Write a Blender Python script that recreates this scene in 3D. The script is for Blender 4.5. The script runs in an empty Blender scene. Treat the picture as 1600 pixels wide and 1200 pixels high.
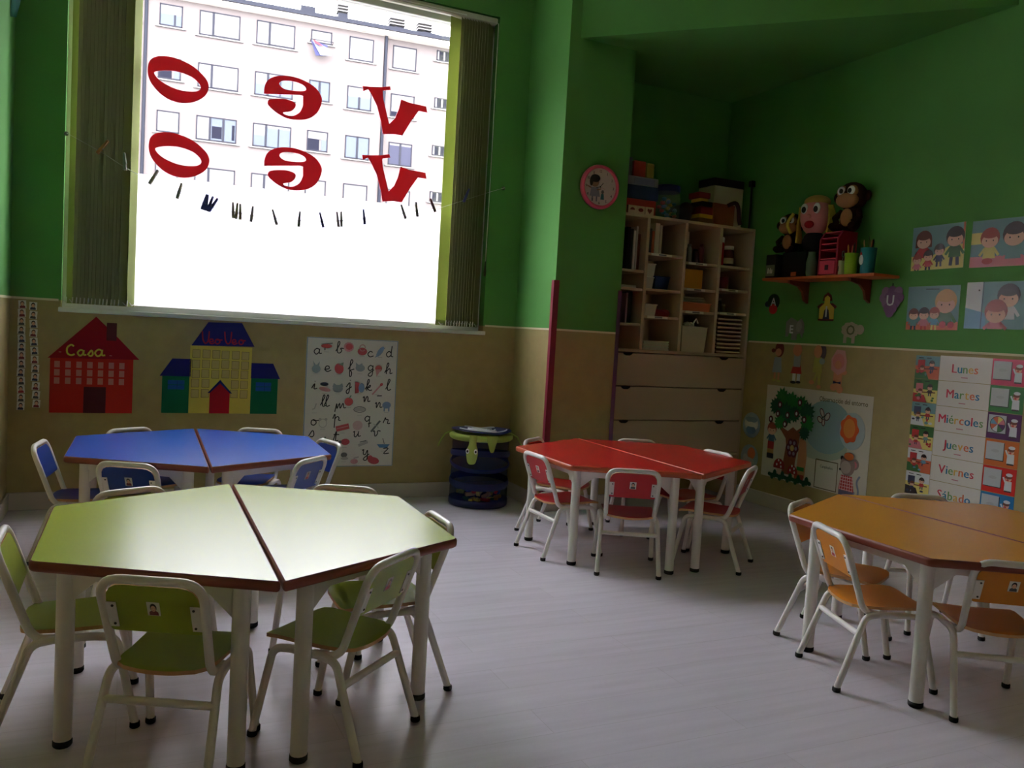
import bpy, math, random
from mathutils import Matrix, Vector
random.seed(7)
SC = bpy.context.scene
COL = SC.collection

# ------------------------------------------------------------------ camera
cam_d = bpy.data.cameras.new('camera')
cam = bpy.data.objects.new('camera', cam_d)
COL.objects.link(cam)
SC.camera = cam
cam_d.sensor_width = 36.0
cam_d.lens = 29.177
cam_d.clip_start = 0.05
cam_d.clip_end = 400
_r = Vector((0.90631906, -0.41863182, 0.05773356))
_u = Vector((-0.02604094, 0.08103221, 0.99637124))
_f = Vector((0.42179098, 0.90453368, -0.06253947))
cam.matrix_world = Matrix(((_r.x, _u.x, -_f.x, 0.0), (_r.y, _u.y, -_f.y, 0.0), (_r.z, _u.z, -_f.z, 1.10), (0, 0, 0, 1)))

# ------------------------------------------------------------------ overcast daylight
WORLD_STRENGTH = 19.0
world = bpy.data.worlds.new('overcast_sky')
SC.world = world
world.use_nodes = True
_bg = world.node_tree.nodes['Background']
_bg.inputs['Color'].default_value = (0.93, 0.925, 1.0, 1)
_bg.inputs['Strength'].default_value = WORLD_STRENGTH
vs = SC.view_settings
vs.view_transform = 'Standard'
vs.look = 'None'
vs.exposure = 0.5
vs.gamma = 1.0
vs.use_curve_mapping = False
SC.cycles.use_denoising = True
SC.cycles.max_bounces = 12
SC.cycles.diffuse_bounces = 7
SC.cycles.glossy_bounces = 4
SC.cycles.transparent_max_bounces = 24
SC.cycles.sample_clamp_indirect = 6.0
SC.cycles.caustics_reflective = False
SC.cycles.caustics_refractive = False

# ------------------------------------------------------------------ materials
def lin(c):
    out = []
    for x in c:
        x = x / 255.0
        out.append(x / 12.92 if x <= 0.04045 else ((x + 0.055) / 1.055) ** 2.4)
    return out

_MC = {}
def M(rgb, rough=0.55, spec=0.4, metal=0.0, var=0.0, scale=8.0, stretch=None, transl=0.0, bump=0.0):
    key = (tuple(rgb), rough, spec, metal, var, scale, stretch, transl, bump)
    if key in _MC:
        return _MC[key]
    m = bpy.data.materials.new('mat_%d_%d_%d' % tuple(int(v) for v in rgb))
    m.use_nodes = True
    nt = m.node_tree
    b = nt.nodes['Principled BSDF']
    c = lin(rgb)
    b.inputs['Base Color'].default_value = (*c, 1)
    b.inputs['Roughness'].default_value = rough
    b.inputs['Specular IOR Level'].default_value = spec
    b.inputs['Metallic'].default_value = metal
    if var or bump:
        tc = nt.nodes.new('ShaderNodeTexCoord')
        mp = nt.nodes.new('ShaderNodeMapping')
        if stretch:
            mp.inputs['Scale'].default_value = stretch
        nz = nt.nodes.new('ShaderNodeTexNoise')
        nz.inputs['Scale'].default_value = scale
        nz.inputs['Detail'].default_value = 5
        nt.links.new(tc.outputs['Object'], mp.inputs['Vector'])
        nt.links.new(mp.outputs['Vector'], nz.inputs['Vector'])
        if var:
            rp = nt.nodes.new('ShaderNodeValToRGB')
            rp.color_ramp.elements[0].position = 0.3
            rp.color_ramp.elements[1].position = 0.7
            rp.color_ramp.elements[0].color = (*[v * (1 - var) for v in c], 1)
            rp.color_ramp.elements[1].color = (*[min(1, v * (1 + var)) for v in c], 1)
            nt.links.new(nz.outputs['Fac'], rp.inputs['Fac'])
            nt.links.new(rp.outputs['Color'], b.inputs['Base Color'])
        if bump:
            bp = nt.nodes.new('ShaderNodeBump')
            bp.inputs['Strength'].default_value = bump
            bp.inputs['Distance'].default_value = 0.01
            nt.links.new(nz.outputs['Fac'], bp.inputs['Height'])
            nt.links.new(bp.outputs['Normal'], b.inputs['Normal'])
    if transl:
        out = nt.nodes['Material Output']
        tr = nt.nodes.new('ShaderNodeBsdfTranslucent')
        tr.inputs['Color'].default_value = (*c, 1)
        mx = nt.nodes.new('ShaderNodeMixShader')
        mx.inputs['Fac'].default_value = transl
        nt.links.new(b.outputs['BSDF'], mx.inputs[1])
        nt.links.new(tr.outputs['BSDF'], mx.inputs[2])
        nt.links.new(mx.outputs['Shader'], out.inputs['Surface'])
    _MC[key] = m
    return m

def see_through(name, rgb, fac, rough=0.1, translucent=False, tint=None):
    """fac = share of light let straight through"""
    m = bpy.data.materials.new(name)
    m.use_nodes = True
    nt = m.node_tree
    nt.nodes.remove(nt.nodes['Principled BSDF'])
    out = nt.nodes['Material Output']
    tp = nt.nodes.new('ShaderNodeBsdfTransparent')
    c = lin(rgb)
    tp.inputs['Color'].default_value = (*(tint or (1, 1, 1)), 1)
    if translucent == 'glass':
        sh = nt.nodes.new('ShaderNodeBsdfGlossy')
        sh.inputs['Roughness'].default_value = rough
        sh.inputs['Color'].default_value = (*c, 1)
    elif translucent:
        sh = nt.nodes.new('ShaderNodeBsdfTranslucent')
        sh.inputs['Color'].default_value = (*c, 1)
    else:
        sh = nt.nodes.new('ShaderNodeBsdfDiffuse')
        sh.inputs['Color'].default_value = (*c, 1)
    mx = nt.nodes.new('ShaderNodeMixShader')
    mx.inputs['Fac'].default_value = 1 - fac
    nt.links.new(tp.outputs[0], mx.inputs[1])
    nt.links.new(sh.outputs[0], mx.inputs[2])
    nt.links.new(mx.outputs[0], out.inputs['Surface'])
    return m

GREEN = M((90, 150, 76), 0.6, 0.25, var=0.05, scale=3.0)
BEIGE = M((166, 150, 102), 0.6, 0.25, var=0.06, scale=14.0, bump=0.05)
CREAM = M((225, 215, 185), 0.5)
CEIL = M((228, 224, 208), 0.8, 0.2)
WHITE_TUBE = M((234, 230, 226), 0.3, 0.5)
WHITE = M((232, 230, 224), 0.5)
PAPER = M((226, 224, 218), 0.5)
GLOSSPAPER = M((226, 224, 218), 0.22, 0.5)
BLACK = M((18, 18, 20), 0.5)
DARK = M((38, 34, 32), 0.6)
RUBBER = M((20, 20, 22), 0.7)
BROWN_EDGE = M((134, 72, 54), 0.4)
PLY = M((196, 152, 100), 0.5, var=0.1, scale=30)
WOOD = M((176, 130, 80), 0.5, var=0.15, scale=20)
SKIN = M((228, 180, 150), 0.5)

# ------------------------------------------------------------------ mesh helpers
class MB:
    def __init__(s):
        s.v = []; s.f = []; s.m = []; s.s = []; s.mats = []
    def mi(s, mat):
        if mat not in s.mats:
            s.mats.append(mat)
        return s.mats.index(mat)
    def add(s, verts, faces, mat, smooth=False):
        o = len(s.v); k = s.mi(mat)
        s.v += [tuple(p) for p in verts]
        for f in faces:
            s.f.append(tuple(i + o for i in f)); s.m.append(k); s.s.append(smooth)
        return s
    def box(s, x0, x1, y0, y1, z0, z1, mat):
        v = [(x, y, z) for z in (z0, z1) for y in (y0, y1) for x in (x0, x1)]
        return s.add(v, [(0, 2, 3, 1), (4, 5, 7, 6), (0, 1, 5, 4), (2, 6, 7, 3), (0, 4, 6, 2), (1, 3, 7, 5)], mat)
    def bbox(s, x0, x1, y0, y1, z0, z1, mat, c=0.004):
        """box with chamfered edges"""
        c = min(c, (x1 - x0) / 3, (y1 - y0) / 3, (z1 - z0) / 3)
        P = []
        def ring(z, d):
            return [(x0 + d, y0 + c if False else y0 + d, z), (x1 - d, y0 + d, z), (x1 - d, y1 - d, z), (x0 + d, y1 - d, z)]
        v = ring(z0, c) + ring(z0 + c, 0) + ring(z1 - c, 0) + ring(z1, c)
        f = [(3, 2, 1, 0), (12, 13, 14, 15)]
        for r in range(3):
            for i in range(4):
                a = r * 4 + i; b = r * 4 + (i + 1) % 4
                f.append((a, b, b + 4, a + 4))
        return s.add(v, f, mat)
    def prism(s, pts, off, mat, side=None, smooth_side=False):
        n = len(pts); off = Vector(off)
        a = [Vector(p) for p in pts]; b = [p + off for p in a]
        s.add(a, [tuple(range(n - 1, -1, -1))], mat)
        s.add(b, [tuple(range(n))], mat)
        s.add(a + b, [(i, (i + 1) % n, (i + 1) % n + n, i + n) for i in range(n)], side or mat, smooth_side)
        return s
    def ring_prism(s, outer, inner, off, mat):
        n = len(outer); off = Vector(off)
        o = [Vector(p) for p in outer]; i_ = [Vector(p) for p in inner]
        v = o + i_ + [p + off for p in o] + [p + off for p in i_]
        f = []
        for k in range(n):
            j = (k + 1) % n
            f += [(k, j, n + j, n + k)[::-1], (2 * n + k, 2 * n + j, 3 * n + j, 3 * n + k), (k, j, 2 * n + j, 2 * n + k), (n + j, n + k, 3 * n + k, 3 * n + j)]
        return s.add(v, f, mat)
    def tube(s, pts, r, mat, seg=8, caps=True):
        pts = [Vector(p) for p in pts]
        n = len(pts); rings = []
        prev = None
        for i in range(n):
            t = (pts[min(i + 1, n - 1)] - pts[max(i - 1, 0)]).normalized()
            if prev is None:
                a = Vector((0, 0, 1)) if abs(t.z) < 0.9 else Vector((1, 0, 0))
                u = (a - t * a.dot(t)).normalized()
            else:
                u = (prev - t * prev.dot(t)).normalized()
            prev = u
            w = t.cross(u)
            rr = r[i] if isinstance(r, (list, tuple)) else r
            rings.append([pts[i] + (u * math.cos(2 * math.pi * k / seg) + w * math.sin(2 * math.pi * k / seg)) * rr for k in range(seg)])
        v = [p for rg in rings for p in rg]
        f = []
        for i in range(n - 1):
            for k in range(seg):
                a = i * seg + k; b = i * seg + (k + 1) % seg
                f.append((a, b, b + seg, a + seg))
        s.add(v, f, mat, True)
        if caps:
            s.add(rings[0], [tuple(range(seg - 1, -1, -1))], mat)
            s.add(rings[-1], [tuple(range(seg))], mat)
        return s
    def lathe(s, prof, mat, c=(0, 0, 0), seg=20, smooth=True, sx=1.0, sy=1.0, caps=True):
        v = []; f = []
        for (r, z) in prof:
            for k in range(seg):
                a = 2 * math.pi * k / seg
                v.append((c[0] + r * math.cos(a) * sx, c[1] + r * math.sin(a) * sy, c[2] + z))
        for i in range(len(prof) - 1):
            for k in range(seg):
                a = i * seg + k; b = i * seg + (k + 1) % seg
                f.append((a, b, b + seg, a + seg))
        s.add(v, f, mat, smooth)
        if caps and prof[0][0] > 1e-6:
            s.add(v[:seg], [tuple(range(seg - 1, -1, -1))], mat)
        if caps and prof[-1][0] > 1e-6:
            s.add(v[-seg:], [tuple(range(seg))], mat)
        return s
    def ball(s, c, r, mat, seg=14, rings=9, rot=None):
        if not isinstance(r, (tuple, list)):
            r = (r, r, r)
        v = []; f = []
        for i in range(rings + 1):
            th = math.pi * i / rings
            for k in range(seg):
                a = 2 * math.pi * k / seg
                p = Vector((r[0] * math.sin(th) * math.cos(a), r[1] * math.sin(th) * math.sin(a), r[2] * math.cos(th)))
                if rot is not None:
                    p = rot @ p
                v.append(p + Vector(c))
        for i in range(rings):
            for k in range(seg):
                a = i * seg + k; b = i * seg + (k + 1) % seg
                f.append((a, a + seg, b + seg, b))
        return s.add(v, f, mat, True)
    # flat print in the local xy plane
    def flat(s, pts, mat, z):
        a = sum(pts[i][0] * pts[(i + 1) % len(pts)][1] - pts[(i + 1) % len(pts)][0] * pts[i][1] for i in range(len(pts)))
        if a < 0:
            pts = pts[::-1]
        return s.add([(p[0], p[1], z) for p in pts], [tuple(range(len(pts)))], mat)
    def line(s, pts, w, mat, z, closed=False):
        """ribbon of width w along pts"""
        P = [Vector((p[0], p[1])) for p in pts]
        if closed:
            P = P + [P[0]]
        L = []; R_ = []
        for i in range(len(P)):
            t = (P[min(i + 1, len(P) - 1)] - P[max(i - 1, 0)])
            if t.length < 1e-9:
                t = Vector((1, 0))
            t.normalize(); n = Vector((-t.y, t.x)) * (w / 2)
            L.append(P[i] + n); R_.append(P[i] - n)
        n = len(P)
        v = [(p.x, p.y, z) for p in L] + [(p.x, p.y, z) for p in R_]
        return s.add(v, [(i + n, i + n + 1, i + 1, i) for i in range(n - 1)], mat)
    def build(s, name, parent=None, mw=None, label=None, cat=None, group=None, kind=None):
        me = bpy.data.meshes.new(name)
        me.from_pydata(s.v, [], s.f)
        for m in s.mats:
            me.materials.append(m)
        me.polygons.foreach_set('material_index', s.m)
        me.polygons.foreach_set('use_smooth', s.s)
        me.update()
        ob = bpy.data.objects.new(name, me)
        COL.objects.link(ob)
        if parent is not None:
            ob.parent = parent
        if mw is not None:
            if isinstance(mw, Matrix):
                ob.matrix_basis = mw
            else:
                ob.location = mw
        tag(ob, label, cat, group, kind)
        return ob

def tag(ob, label=None, cat=None, group=None, kind=None):
    if label: ob['label'] = label
    if cat: ob['category'] = cat
    if group: ob['group'] = group
    if kind: ob['kind'] = kind
    return ob

def empty(name, loc=(0, 0, 0), rz=0.0, label=None, cat=None, group=None, kind=None, mw=None):
    ob = bpy.data.objects.new(name, None)
    COL.objects.link(ob)
    ob.empty_display_size = 0.05
    if mw is not None:
        ob.matrix_basis = mw
    else:
        ob.location = loc; ob.rotation_euler = (0, 0, rz)
    return tag(ob, label, cat, group, kind)

def copy_tree(o, parent=None):
    c = o.copy()
    COL.objects.link(c)
    c.parent = parent
    for ch in list(o.children):
        copy_tree(ch, c)
    return c

def ell(cx, cy, rx, ry=None, n=20, rot=0.0, a0=0.0, a1=360.0):
    ry = rx if ry is None else ry
    cr, sr = math.cos(rot), math.sin(rot)
    out = []
    full = abs(a1 - a0) >= 360
    for k in range(n if full else n + 1):
        a = math.radians(a0 + (a1 - a0) * k / n)
        x, y = rx * math.cos(a), ry * math.sin(a)
        out.append((cx + cr * x - sr * y, cy + sr * x + cr * y))
    return out

def rc(x0, y0, x1, y1):
    return [(x0, y0), (x1, y0), (x1, y1), (x0, y1)]

def spline(pts, n=5):
    P = [Vector(p) for p in pts]
    out = []
    for i in range(len(P) - 1):
        p0 = P[max(i - 1, 0)]; p1 = P[i]; p2 = P[i + 1]; p3 = P[min(i + 2, len(P) - 1)]
        for k in range(n):
            t = k / n
            out.append(0.5 * ((2 * p1) + (p2 - p0) * t + (2 * p0 - 5 * p1 + 4 * p2 - p3) * t * t + (3 * p1 - p0 - 3 * p2 + p3) * t ** 3))
    out.append(P[-1])
    return [tuple(p) for p in out]

def cspline(pts, n=5):
    k = len(pts)
    ext = [pts[-1]] + list(pts) + [pts[0], pts[1]]
    P = [Vector(p) for p in ext]
    out = []
    for i in range(1, k + 1):
        p0, p1, p2, p3 = P[i - 1], P[i], P[i + 1], P[i + 2]
        for j in range(n):
            t = j / n
            out.append(tuple(0.5 * ((2 * p1) + (p2 - p0) * t + (2 * p0 - 5 * p1 + 4 * p2 - p3) * t * t + (3 * p1 - p0 - 3 * p2 + p3) * t ** 3)))
    return out

def fillet(pts, rad, n=5):
    P = [Vector(p) for p in pts]
    out = [P[0]]
    for i in range(1, len(P) - 1):
        r = rad[i - 1] if isinstance(rad, (list, tuple)) else rad
        a = (P[i - 1] - P[i]); b = (P[i + 1] - P[i])
        d = min(r, a.length * 0.49, b.length * 0.49)
        A = P[i] + a.normalized() * d; B = P[i] + b.normalized() * d
        for k in range(n + 1):
            t = k / n
            out.append(A * (1 - t) ** 2 + P[i] * 2 * t * (1 - t) + B * t * t)
    out.append(P[-1])
    return out

def round_poly(pts, rad, n=4):
    P = [Vector(p) for p in pts]; k = len(P); out = []
    for i in range(k):
        a = P[i - 1] - P[i]; b = P[(i + 1) % k] - P[i]
        r = rad[i] if isinstance(rad, (list, tuple)) else rad
        d = min(r, a.length * 0.45, b.length * 0.45)
        A = P[i] + a.normalized() * d; B = P[i] + b.normalized() * d
        for j in range(n + 1):
            t = j / n
            out.append(A * (1 - t) ** 2 + P[i] * 2 * t * (1 - t) + B * t * t)
    return out

_GC = {}
def glyph(ch, bold=0.0):
    key = (ch, bold)
    if key not in _GC:
        cu = bpy.data.curves.new('glyph', 'FONT')
        cu.body = ch; cu.size = 1.0; cu.resolution_u = 2; cu.offset = bold
        ob = bpy.data.objects.new('glyph', cu)
        COL.objects.link(ob)
        bpy.context.view_layer.update()
        me = bpy.data.meshes.new_from_object(ob)
        vs_ = [tuple(v.co) for v in me.vertices]; fs = [tuple(p.vertices) for p in me.polygons]
        bpy.data.objects.remove(ob); bpy.data.meshes.remove(me); bpy.data.curves.remove(cu)
        _GC[key] = (vs_, fs)
    return _GC[key]

def text(mb, s, size, x, y, mats, z, bold=0.0, gap=0.08, center=True, sx=1.0, heavy=0.0, parent=None):
    """flat lettering, one colour per letter when mats is a list"""
    if not isinstance(mats, list):
        mats = [mats]

    items = []; cur = 0.0
    for ch in s:
        if ch == ' ':
            cur += 0.3; continue
        v, f = glyph(ch, bold)
        x0 = min(p[0] for p in v); x1 = max(p[0] for p in v)
        items.append((v, f, cur - x0)); cur += x1 - x0 + gap
    tot = (cur - gap) * size * sx
    ox = x - tot / 2 if center else x
    for i, (v, f, dx) in enumerate(items):
        tgt = mb if parent is None else MB()
        for sh in ((0.0,) if not heavy else (-heavy, 0.0, heavy)):
            tgt.add([(ox + (p[0] + dx + sh) * size * sx, y + p[1] * size, z + sh * .004) for p in v], f, mats[i % len(mats)])
        if parent is not None:
            tgt.build('letter', parent)
    return tot

# wall frames: local x to the right along the wall, local y up, local z into the room
WV, UL, UR, UC, UC2, VC = 5.06, -0.56, 4.03, 2.36, 2.83, 4.52
def on_back(u, z, v=WV):
    return Matrix(((1, 0, 0, u), (0, 0, -1, v), (0, 1, 0, z), (0, 0, 0, 1)))
def on_right(v, z, u=UR):
    return Matrix(((0, 0, -1, u), (-1, 0, 0, v), (0, 1, 0, z), (0, 0, 0, 1)))
def on_left(v, z, u=UL):
    return Matrix(((0, 0, 1, u), (1, 0, 0, v), (0, 1, 0, z), (0, 0, 0, 1)))

# ------------------------------------------------------------------ room shell
ZW, ZC, ZB = 1.13, 3.55, 2.89
VB = -3.2
ST = 'structure'
def wall_box(mb, x0, x1, y0, y1, z0, z1):
    if z0 < ZW < z1:
        mb.box(x0, x1, y0, y1, z0, ZW, BEIGE); mb.box(x0, x1, y0, y1, ZW, z1, GREEN)
    else:
        mb.box(x0, x1, y0, y1, z0, z1, BEIGE if z1 <= ZW else GREEN)

# floor: pale wood-look vinyl with faint plank lines
def floor_material():
    m = bpy.data.materials.new('vinyl_floor'); m.use_nodes = True
    nt = m.node_tree; b = nt.nodes['Principled BSDF']
    tc = nt.nodes.new('ShaderNodeTexCoord')
    mp = nt.nodes.new('ShaderNodeMapping'); mp.inputs['Scale'].default_value = (1.2, 14, 1)
    nz = nt.nodes.new('ShaderNodeTexNoise'); nz.inputs['Scale'].default_value = 2.0; nz.inputs['Detail'].default_value = 8
    br = nt.nodes.new('ShaderNodeTexBrick')
    br.inputs['Scale'].default_value = 1.0; br.inputs['Brick Width'].default_value = 1.1; br.inputs['Row Height'].default_value = 0.15
    br.inputs['Mortar Size'].default_value = 0.0012
    br.inputs['Color1'].default_value = (*lin((212, 207, 219)), 1); br.inputs['Color2'].default_value = (*lin((217, 212, 224)), 1)
    br.inputs['Mortar'].default_value = (*lin((200, 195, 204)), 1)
    rp = nt.nodes.new('ShaderNodeValToRGB')
    rp.color_ramp.elements[0].color = (0.92, 0.92, 0.92, 1); rp.color_ramp.elements[1].color = (1, 1, 1, 1)
    rp.color_ramp.elements[0].position = 0.35; rp.color_ramp.elements[1].position = 0.6
    mx = nt.nodes.new('ShaderNodeMix'); mx.data_type = 'RGBA'; mx.blend_type = 'MULTIPLY'; mx.inputs[0].default_value = 1.0
    L = nt.links
    L.new(tc.outputs['Object'], mp.inputs['Vector']); L.new(mp.outputs['Vector'], nz.inputs['Vector'])
    L.new(tc.outputs['Object'], br.inputs['Vector']); L.new(nz.outputs['Fac'], rp.inputs['Fac'])
    L.new(br.outputs['Color'], mx.inputs[6]); L.new(rp.outputs['Color'], mx.inputs[7])
    L.new(mx.outputs[2], b.inputs['Base Color'])
    b.inputs['Roughness'].default_value = 0.24
    b.inputs['Specular IOR Level'].default_value = 0.7
    return m
FLOOR = floor_material()
MB().box(UL - .2, UR + .2, VB - .2, WV + .1, -0.15, 0, FLOOR).build('floor', kind=ST)
MB().box(UL - .2, UR + .2, VB - .2, WV + .3, ZC, ZC + .15, CEIL).build('ceiling', kind=ST)

# window wall with its opening
WU0, WU1, WZ0, WZ1 = -0.325, 2.125, 1.09, 3.115
mb = MB()
wall_box(mb, UL - .2, WU0, WV, WV + .25, 0, ZC)
wall_box(mb, WU1, UR + .2, WV, WV + .25, 0, ZC)
wall_box(mb, WU0, WU1, WV, WV + .25, 0, WZ0)
wall_box(mb, WU0, WU1, WV, WV + .25, WZ1, ZC)
mb.build('wall_back', kind=ST)
PALE = M((240, 226, 190), .7, .2)  # tone of the unseen walls, chosen to bounce brighter, less green light
mb = MB(); wall_box(mb, UL - .2, UL, .6, WV, 0, ZC); mb.box(UL - .2, UL, VB, .6, 0, ZC, PALE); mb.build('wall_left', kind=ST)
mb = MB(); wall_box(mb, UR, UR + .2, .6, WV, 0, ZC); mb.box(UR, UR + .2, VB, .6, 0, ZC, PALE); mb.build('wall_right', kind=ST)
MB().box(UL - .2, UR + .2, VB - .2, VB, 0, ZC, PALE).build('wall_front', kind=ST)
mb = MB(); wall_box(mb, UC, UC2, VC, WV, 0, ZC); mb.build('wall_column', kind=ST)
# lowered ceiling over the alcove with its diagonal face
mb = MB()
mb.prism([(2.433, VC, ZB), (UR, 2.87, ZB), (UR, WV, ZB), (2.433, WV, ZB)], (0, 0, ZC - ZB), GREEN)
mb.build('ceiling_alcove', kind=ST)

# cream line over the wainscot
def strip(name, x0, x1, y0, y1, z0, z1, mat=CREAM):
    MB().box(x0, x1, y0, y1, z0, z1, mat).build(name, kind=ST)
t = 0.006
strip('trim_1', UL, WU0 - .012, WV - t, WV, ZW - .006, ZW + .006)
strip('trim_2', WU1 + .012, UC, WV - t, WV, ZW - .006, ZW + .006)
strip('trim_3', UC - t, UC, VC, WV - t, ZW - .006, ZW + .006)
strip('trim_4', UC - t, UC2, VC - t, VC, ZW - .006, ZW + .006)
strip('trim_5', UR - t, UR, VB, 4.68, ZW - .006, ZW + .006)
strip('trim_6', UL, UL + t, VB, WV - t, ZW - .006, ZW + .006)
# corner guards on the column
GUARD_R = M((136, 42, 62), 0.4); GUARD_P = M((112, 72, 112), 0.4)
MB().box(UC - .007, UC + .024, VC - .008, VC - t, 0.1, 1.43, GUARD_R).box(UC - .014, UC - .006, VC - .008, VC + .022, 0.1, 1.43, GUARD_R).build('trim_7', kind=ST)
MB().box(UC2 - .022, UC2 + .004, VC - .008, VC - t, 0.1, 1.40, GUARD_P).box(UC2, UC2 + .006, VC - .008, VC + .02, 0.1, 1.40, GUARD_P).build('trim_8', kind=ST)
# vinyl upstand round the room
BASEB = M((198, 190, 178), 0.4, var=0.03, scale=3)
hb = 0.095
def base(name, x0, x1, y0, y1):
    MB().bbox(x0, x1, y0, y1, 0, hb, BASEB, 0.003).build(name, kind=ST)
base('baseboard_back', UL, UC, WV - .012, WV)
base('baseboard_return', UC - .012, UC, VC - .012, WV - .012)
base('baseboard_column', UC - .012, UC2, VC - .012, VC)
base('baseboard_right', UR - .012, UR, VB, 4.69)
base('baseboard_left', UL, UL + .012, VB, WV - .012)

# ------------------------------------------------------------------ window
from mathutils.geometry import tessellate_polygon
def prism_holes(mb, loops, depth, mat, z0=0.0):
    """loops of 2d points (outer, holes...) in local xy, extruded along local z"""
    L3 = [[Vector((p[0], p[1], 0)) for p in lp] for lp in loops]
    tris = tessellate_polygon(L3)
    flatp = [p for lp in L3 for p in lp]
    top = [(p.x, p.y, z0 + depth) for p in flatp]; bot = [(p.x, p.y, z0) for p in flatp]
    def up(t):
        a, b, c = (flatp[i] for i in t)
        return t if (b - a).cross(c - a).z > 0 else (t[0], t[2], t[1])
    mb.add(top, [up(t) for t in tris], mat)
    mb.add(bot, [up(t)[::-1] for t in tris], mat)
    o = 0
    for lp in L3:
        n = len(lp)
        mb.add([(p.x, p.y, z0) for p in lp] + [(p.x, p.y, z0 + depth) for p in lp], [(i, (i + 1) % n, (i + 1) % n + n, i + n) for i in range(n)], mat)

GV = 5.17
GLASS = see_through('window_glass', (255, 255, 255), 0.95, 0.02, 'glass', (0.9, 0.9, 0.9))
FILM = see_through('frosted_film', (226, 226, 228), 0.0, 0.1, True)
FRAME = M((214, 214, 210), 0.4)
win = empty('window_1', ((WU0 + WU1) / 2, WV, WZ0), kind=ST)
ou, oz = (WU0 + WU1) / 2, WZ0
def wpart(name, x0, x1, y0, y1, z0, z1, mat, kind=None):
    return MB().bbox(x0 - ou, x1 - ou, y0 - WV, y1 - WV, z0 - oz, z1 - oz, mat, 0.003).build(name, win)
wpart('window_frame', WU0, WU0 + .05, GV - .03, GV + .04, WZ0 + .036, 3.045, FRAME)
wpart('window_frame', WU1 - .05, WU1, GV - .03, GV + .04, WZ0 + .036, 3.045, FRAME)
wpart('window_frame', WU0, WU1, GV - .03, GV + .04, 3.045, WZ1, FRAME)
wpart('window_frame', WU0, WU1, GV - .03, GV + .04, WZ0, WZ0 + .036, FRAME)
wpart('window_sill', WU0 - .012, WU1 + .012, WV - .016, GV - .03, WZ0 - .022, WZ0 + .004, M((226, 226, 222), 0.3))
MB().box(WU0 + .05 - ou, WU1 - .05 - ou, GV - WV, GV + .008 - WV, WZ0 + .036 - oz, 3.045 - oz, GLASS).build('pane', win)
MB().box(WU0 + .051 - ou, WU1 - .051 - ou, GV - .002 - WV, GV - .001 - WV, WZ0 + .037 - oz, 1.862 - oz, FILM).build('frosted_film', win)

# ------------------------------------------------------------------ red letters on the glass
LETTER = M((196, 54, 72), 0.45, transl=0.32)
O_OUT = [(0.065, 2.449), (0.076, 2.49), (0.109, 2.516), (0.171, 2.528), (0.234, 2.52), (0.298, 2.498), (0.35, 2.461), (0.38, 2.426), (0.386, 2.387), (0.367, 2.343), (0.317, 2.304), (0.254, 2.285), (0.19, 2.29), (0.134, 2.317), (0.089, 2.362), (0.069, 2.404)]
O_IN = [(0.098, 2.424), (0.118, 2.439), (0.167, 2.451), (0.229, 2.453), (0.293, 2.438), (0.332, 2.411), (0.344, 2.386), (0.328, 2.365), (0.29, 2.355), (0.232, 2.354), (0.176, 2.367), (0.126, 2.391)]
E_OUT = [(0.693, 2.412), (0.692, 2.44), (0.701, 2.476), (0.727, 2.508), (0.781, 2.532), (0.858, 2.539), (0.935, 2.524), (0.994, 2.495), (1.028, 2.451), (1.03, 2.412), (1.007, 2.353), (0.959, 2.311), (0.895, 2.293), (0.833, 2.292), (0.777, 2.311), (0.733, 2.339), (0.716, 2.36), (0.722, 2.382), (0.759, 2.395), (0.822, 2.402), (0.871, 2.39), (0.876, 2.366), (0.852, 2.337), (0.807, 2.323), (0.818, 2.311), (0.861, 2.31), (0.901, 2.336), (0.921, 2.38), (0.919, 2.438), (0.9, 2.441)]
E_IN = [(0.778, 2.489), (0.797, 2.505), (0.852, 2.513), (0.909, 2.505), (0.935, 2.485), (0.925, 2.468), (0.876, 2.459), (0.812, 2.459), (0.784, 2.473)]
V_OUT = [(1.277, 2.558), (1.326, 2.562), (1.394, 2.572), (1.449, 2.586), (1.456, 2.566), (1.404, 2.553), (1.411, 2.5), (1.456, 2.355), (1.491, 2.396), (1.514, 2.458), (1.525, 2.519), (1.583, 2.507), (1.692, 2.502), (1.701, 2.466), (1.644, 2.467), (1.598, 2.396), (1.545, 2.298), (1.491, 2.299), (1.419, 2.288), (1.405, 2.357), (1.374, 2.452), (1.336, 2.516), (1.313, 2.545), (1.282, 2.528)]
def letter(name, loops, label):
    cx, cz = loops[0][0]
    for k, (du, dz, row) in enumerate(((0, 0, 'upper'), (0.017, -0.416, 'lower'))):
        mb = MB()
        prism_holes(mb, [[(p[0] - cx, p[1] - cz) for p in lp] for lp in loops], 0.004, LETTER)
        mb.build(name, mw=on_back(cx + du, cz + dz, GV - .001), label='red cut-out letter %s of the %s word stuck on the window glass' % (label, row), cat='letter', group='red letters on the window')
letter('window_letter', [cspline(O_OUT, 3), cspline(O_IN, 3)], 'o')
letter('window_letter', [E_OUT[:1] + spline(E_OUT[1:28], 3) + E_OUT[28:], cspline(E_IN, 3)], 'e')
letter('window_letter', [V_OUT], 'v')

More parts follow.
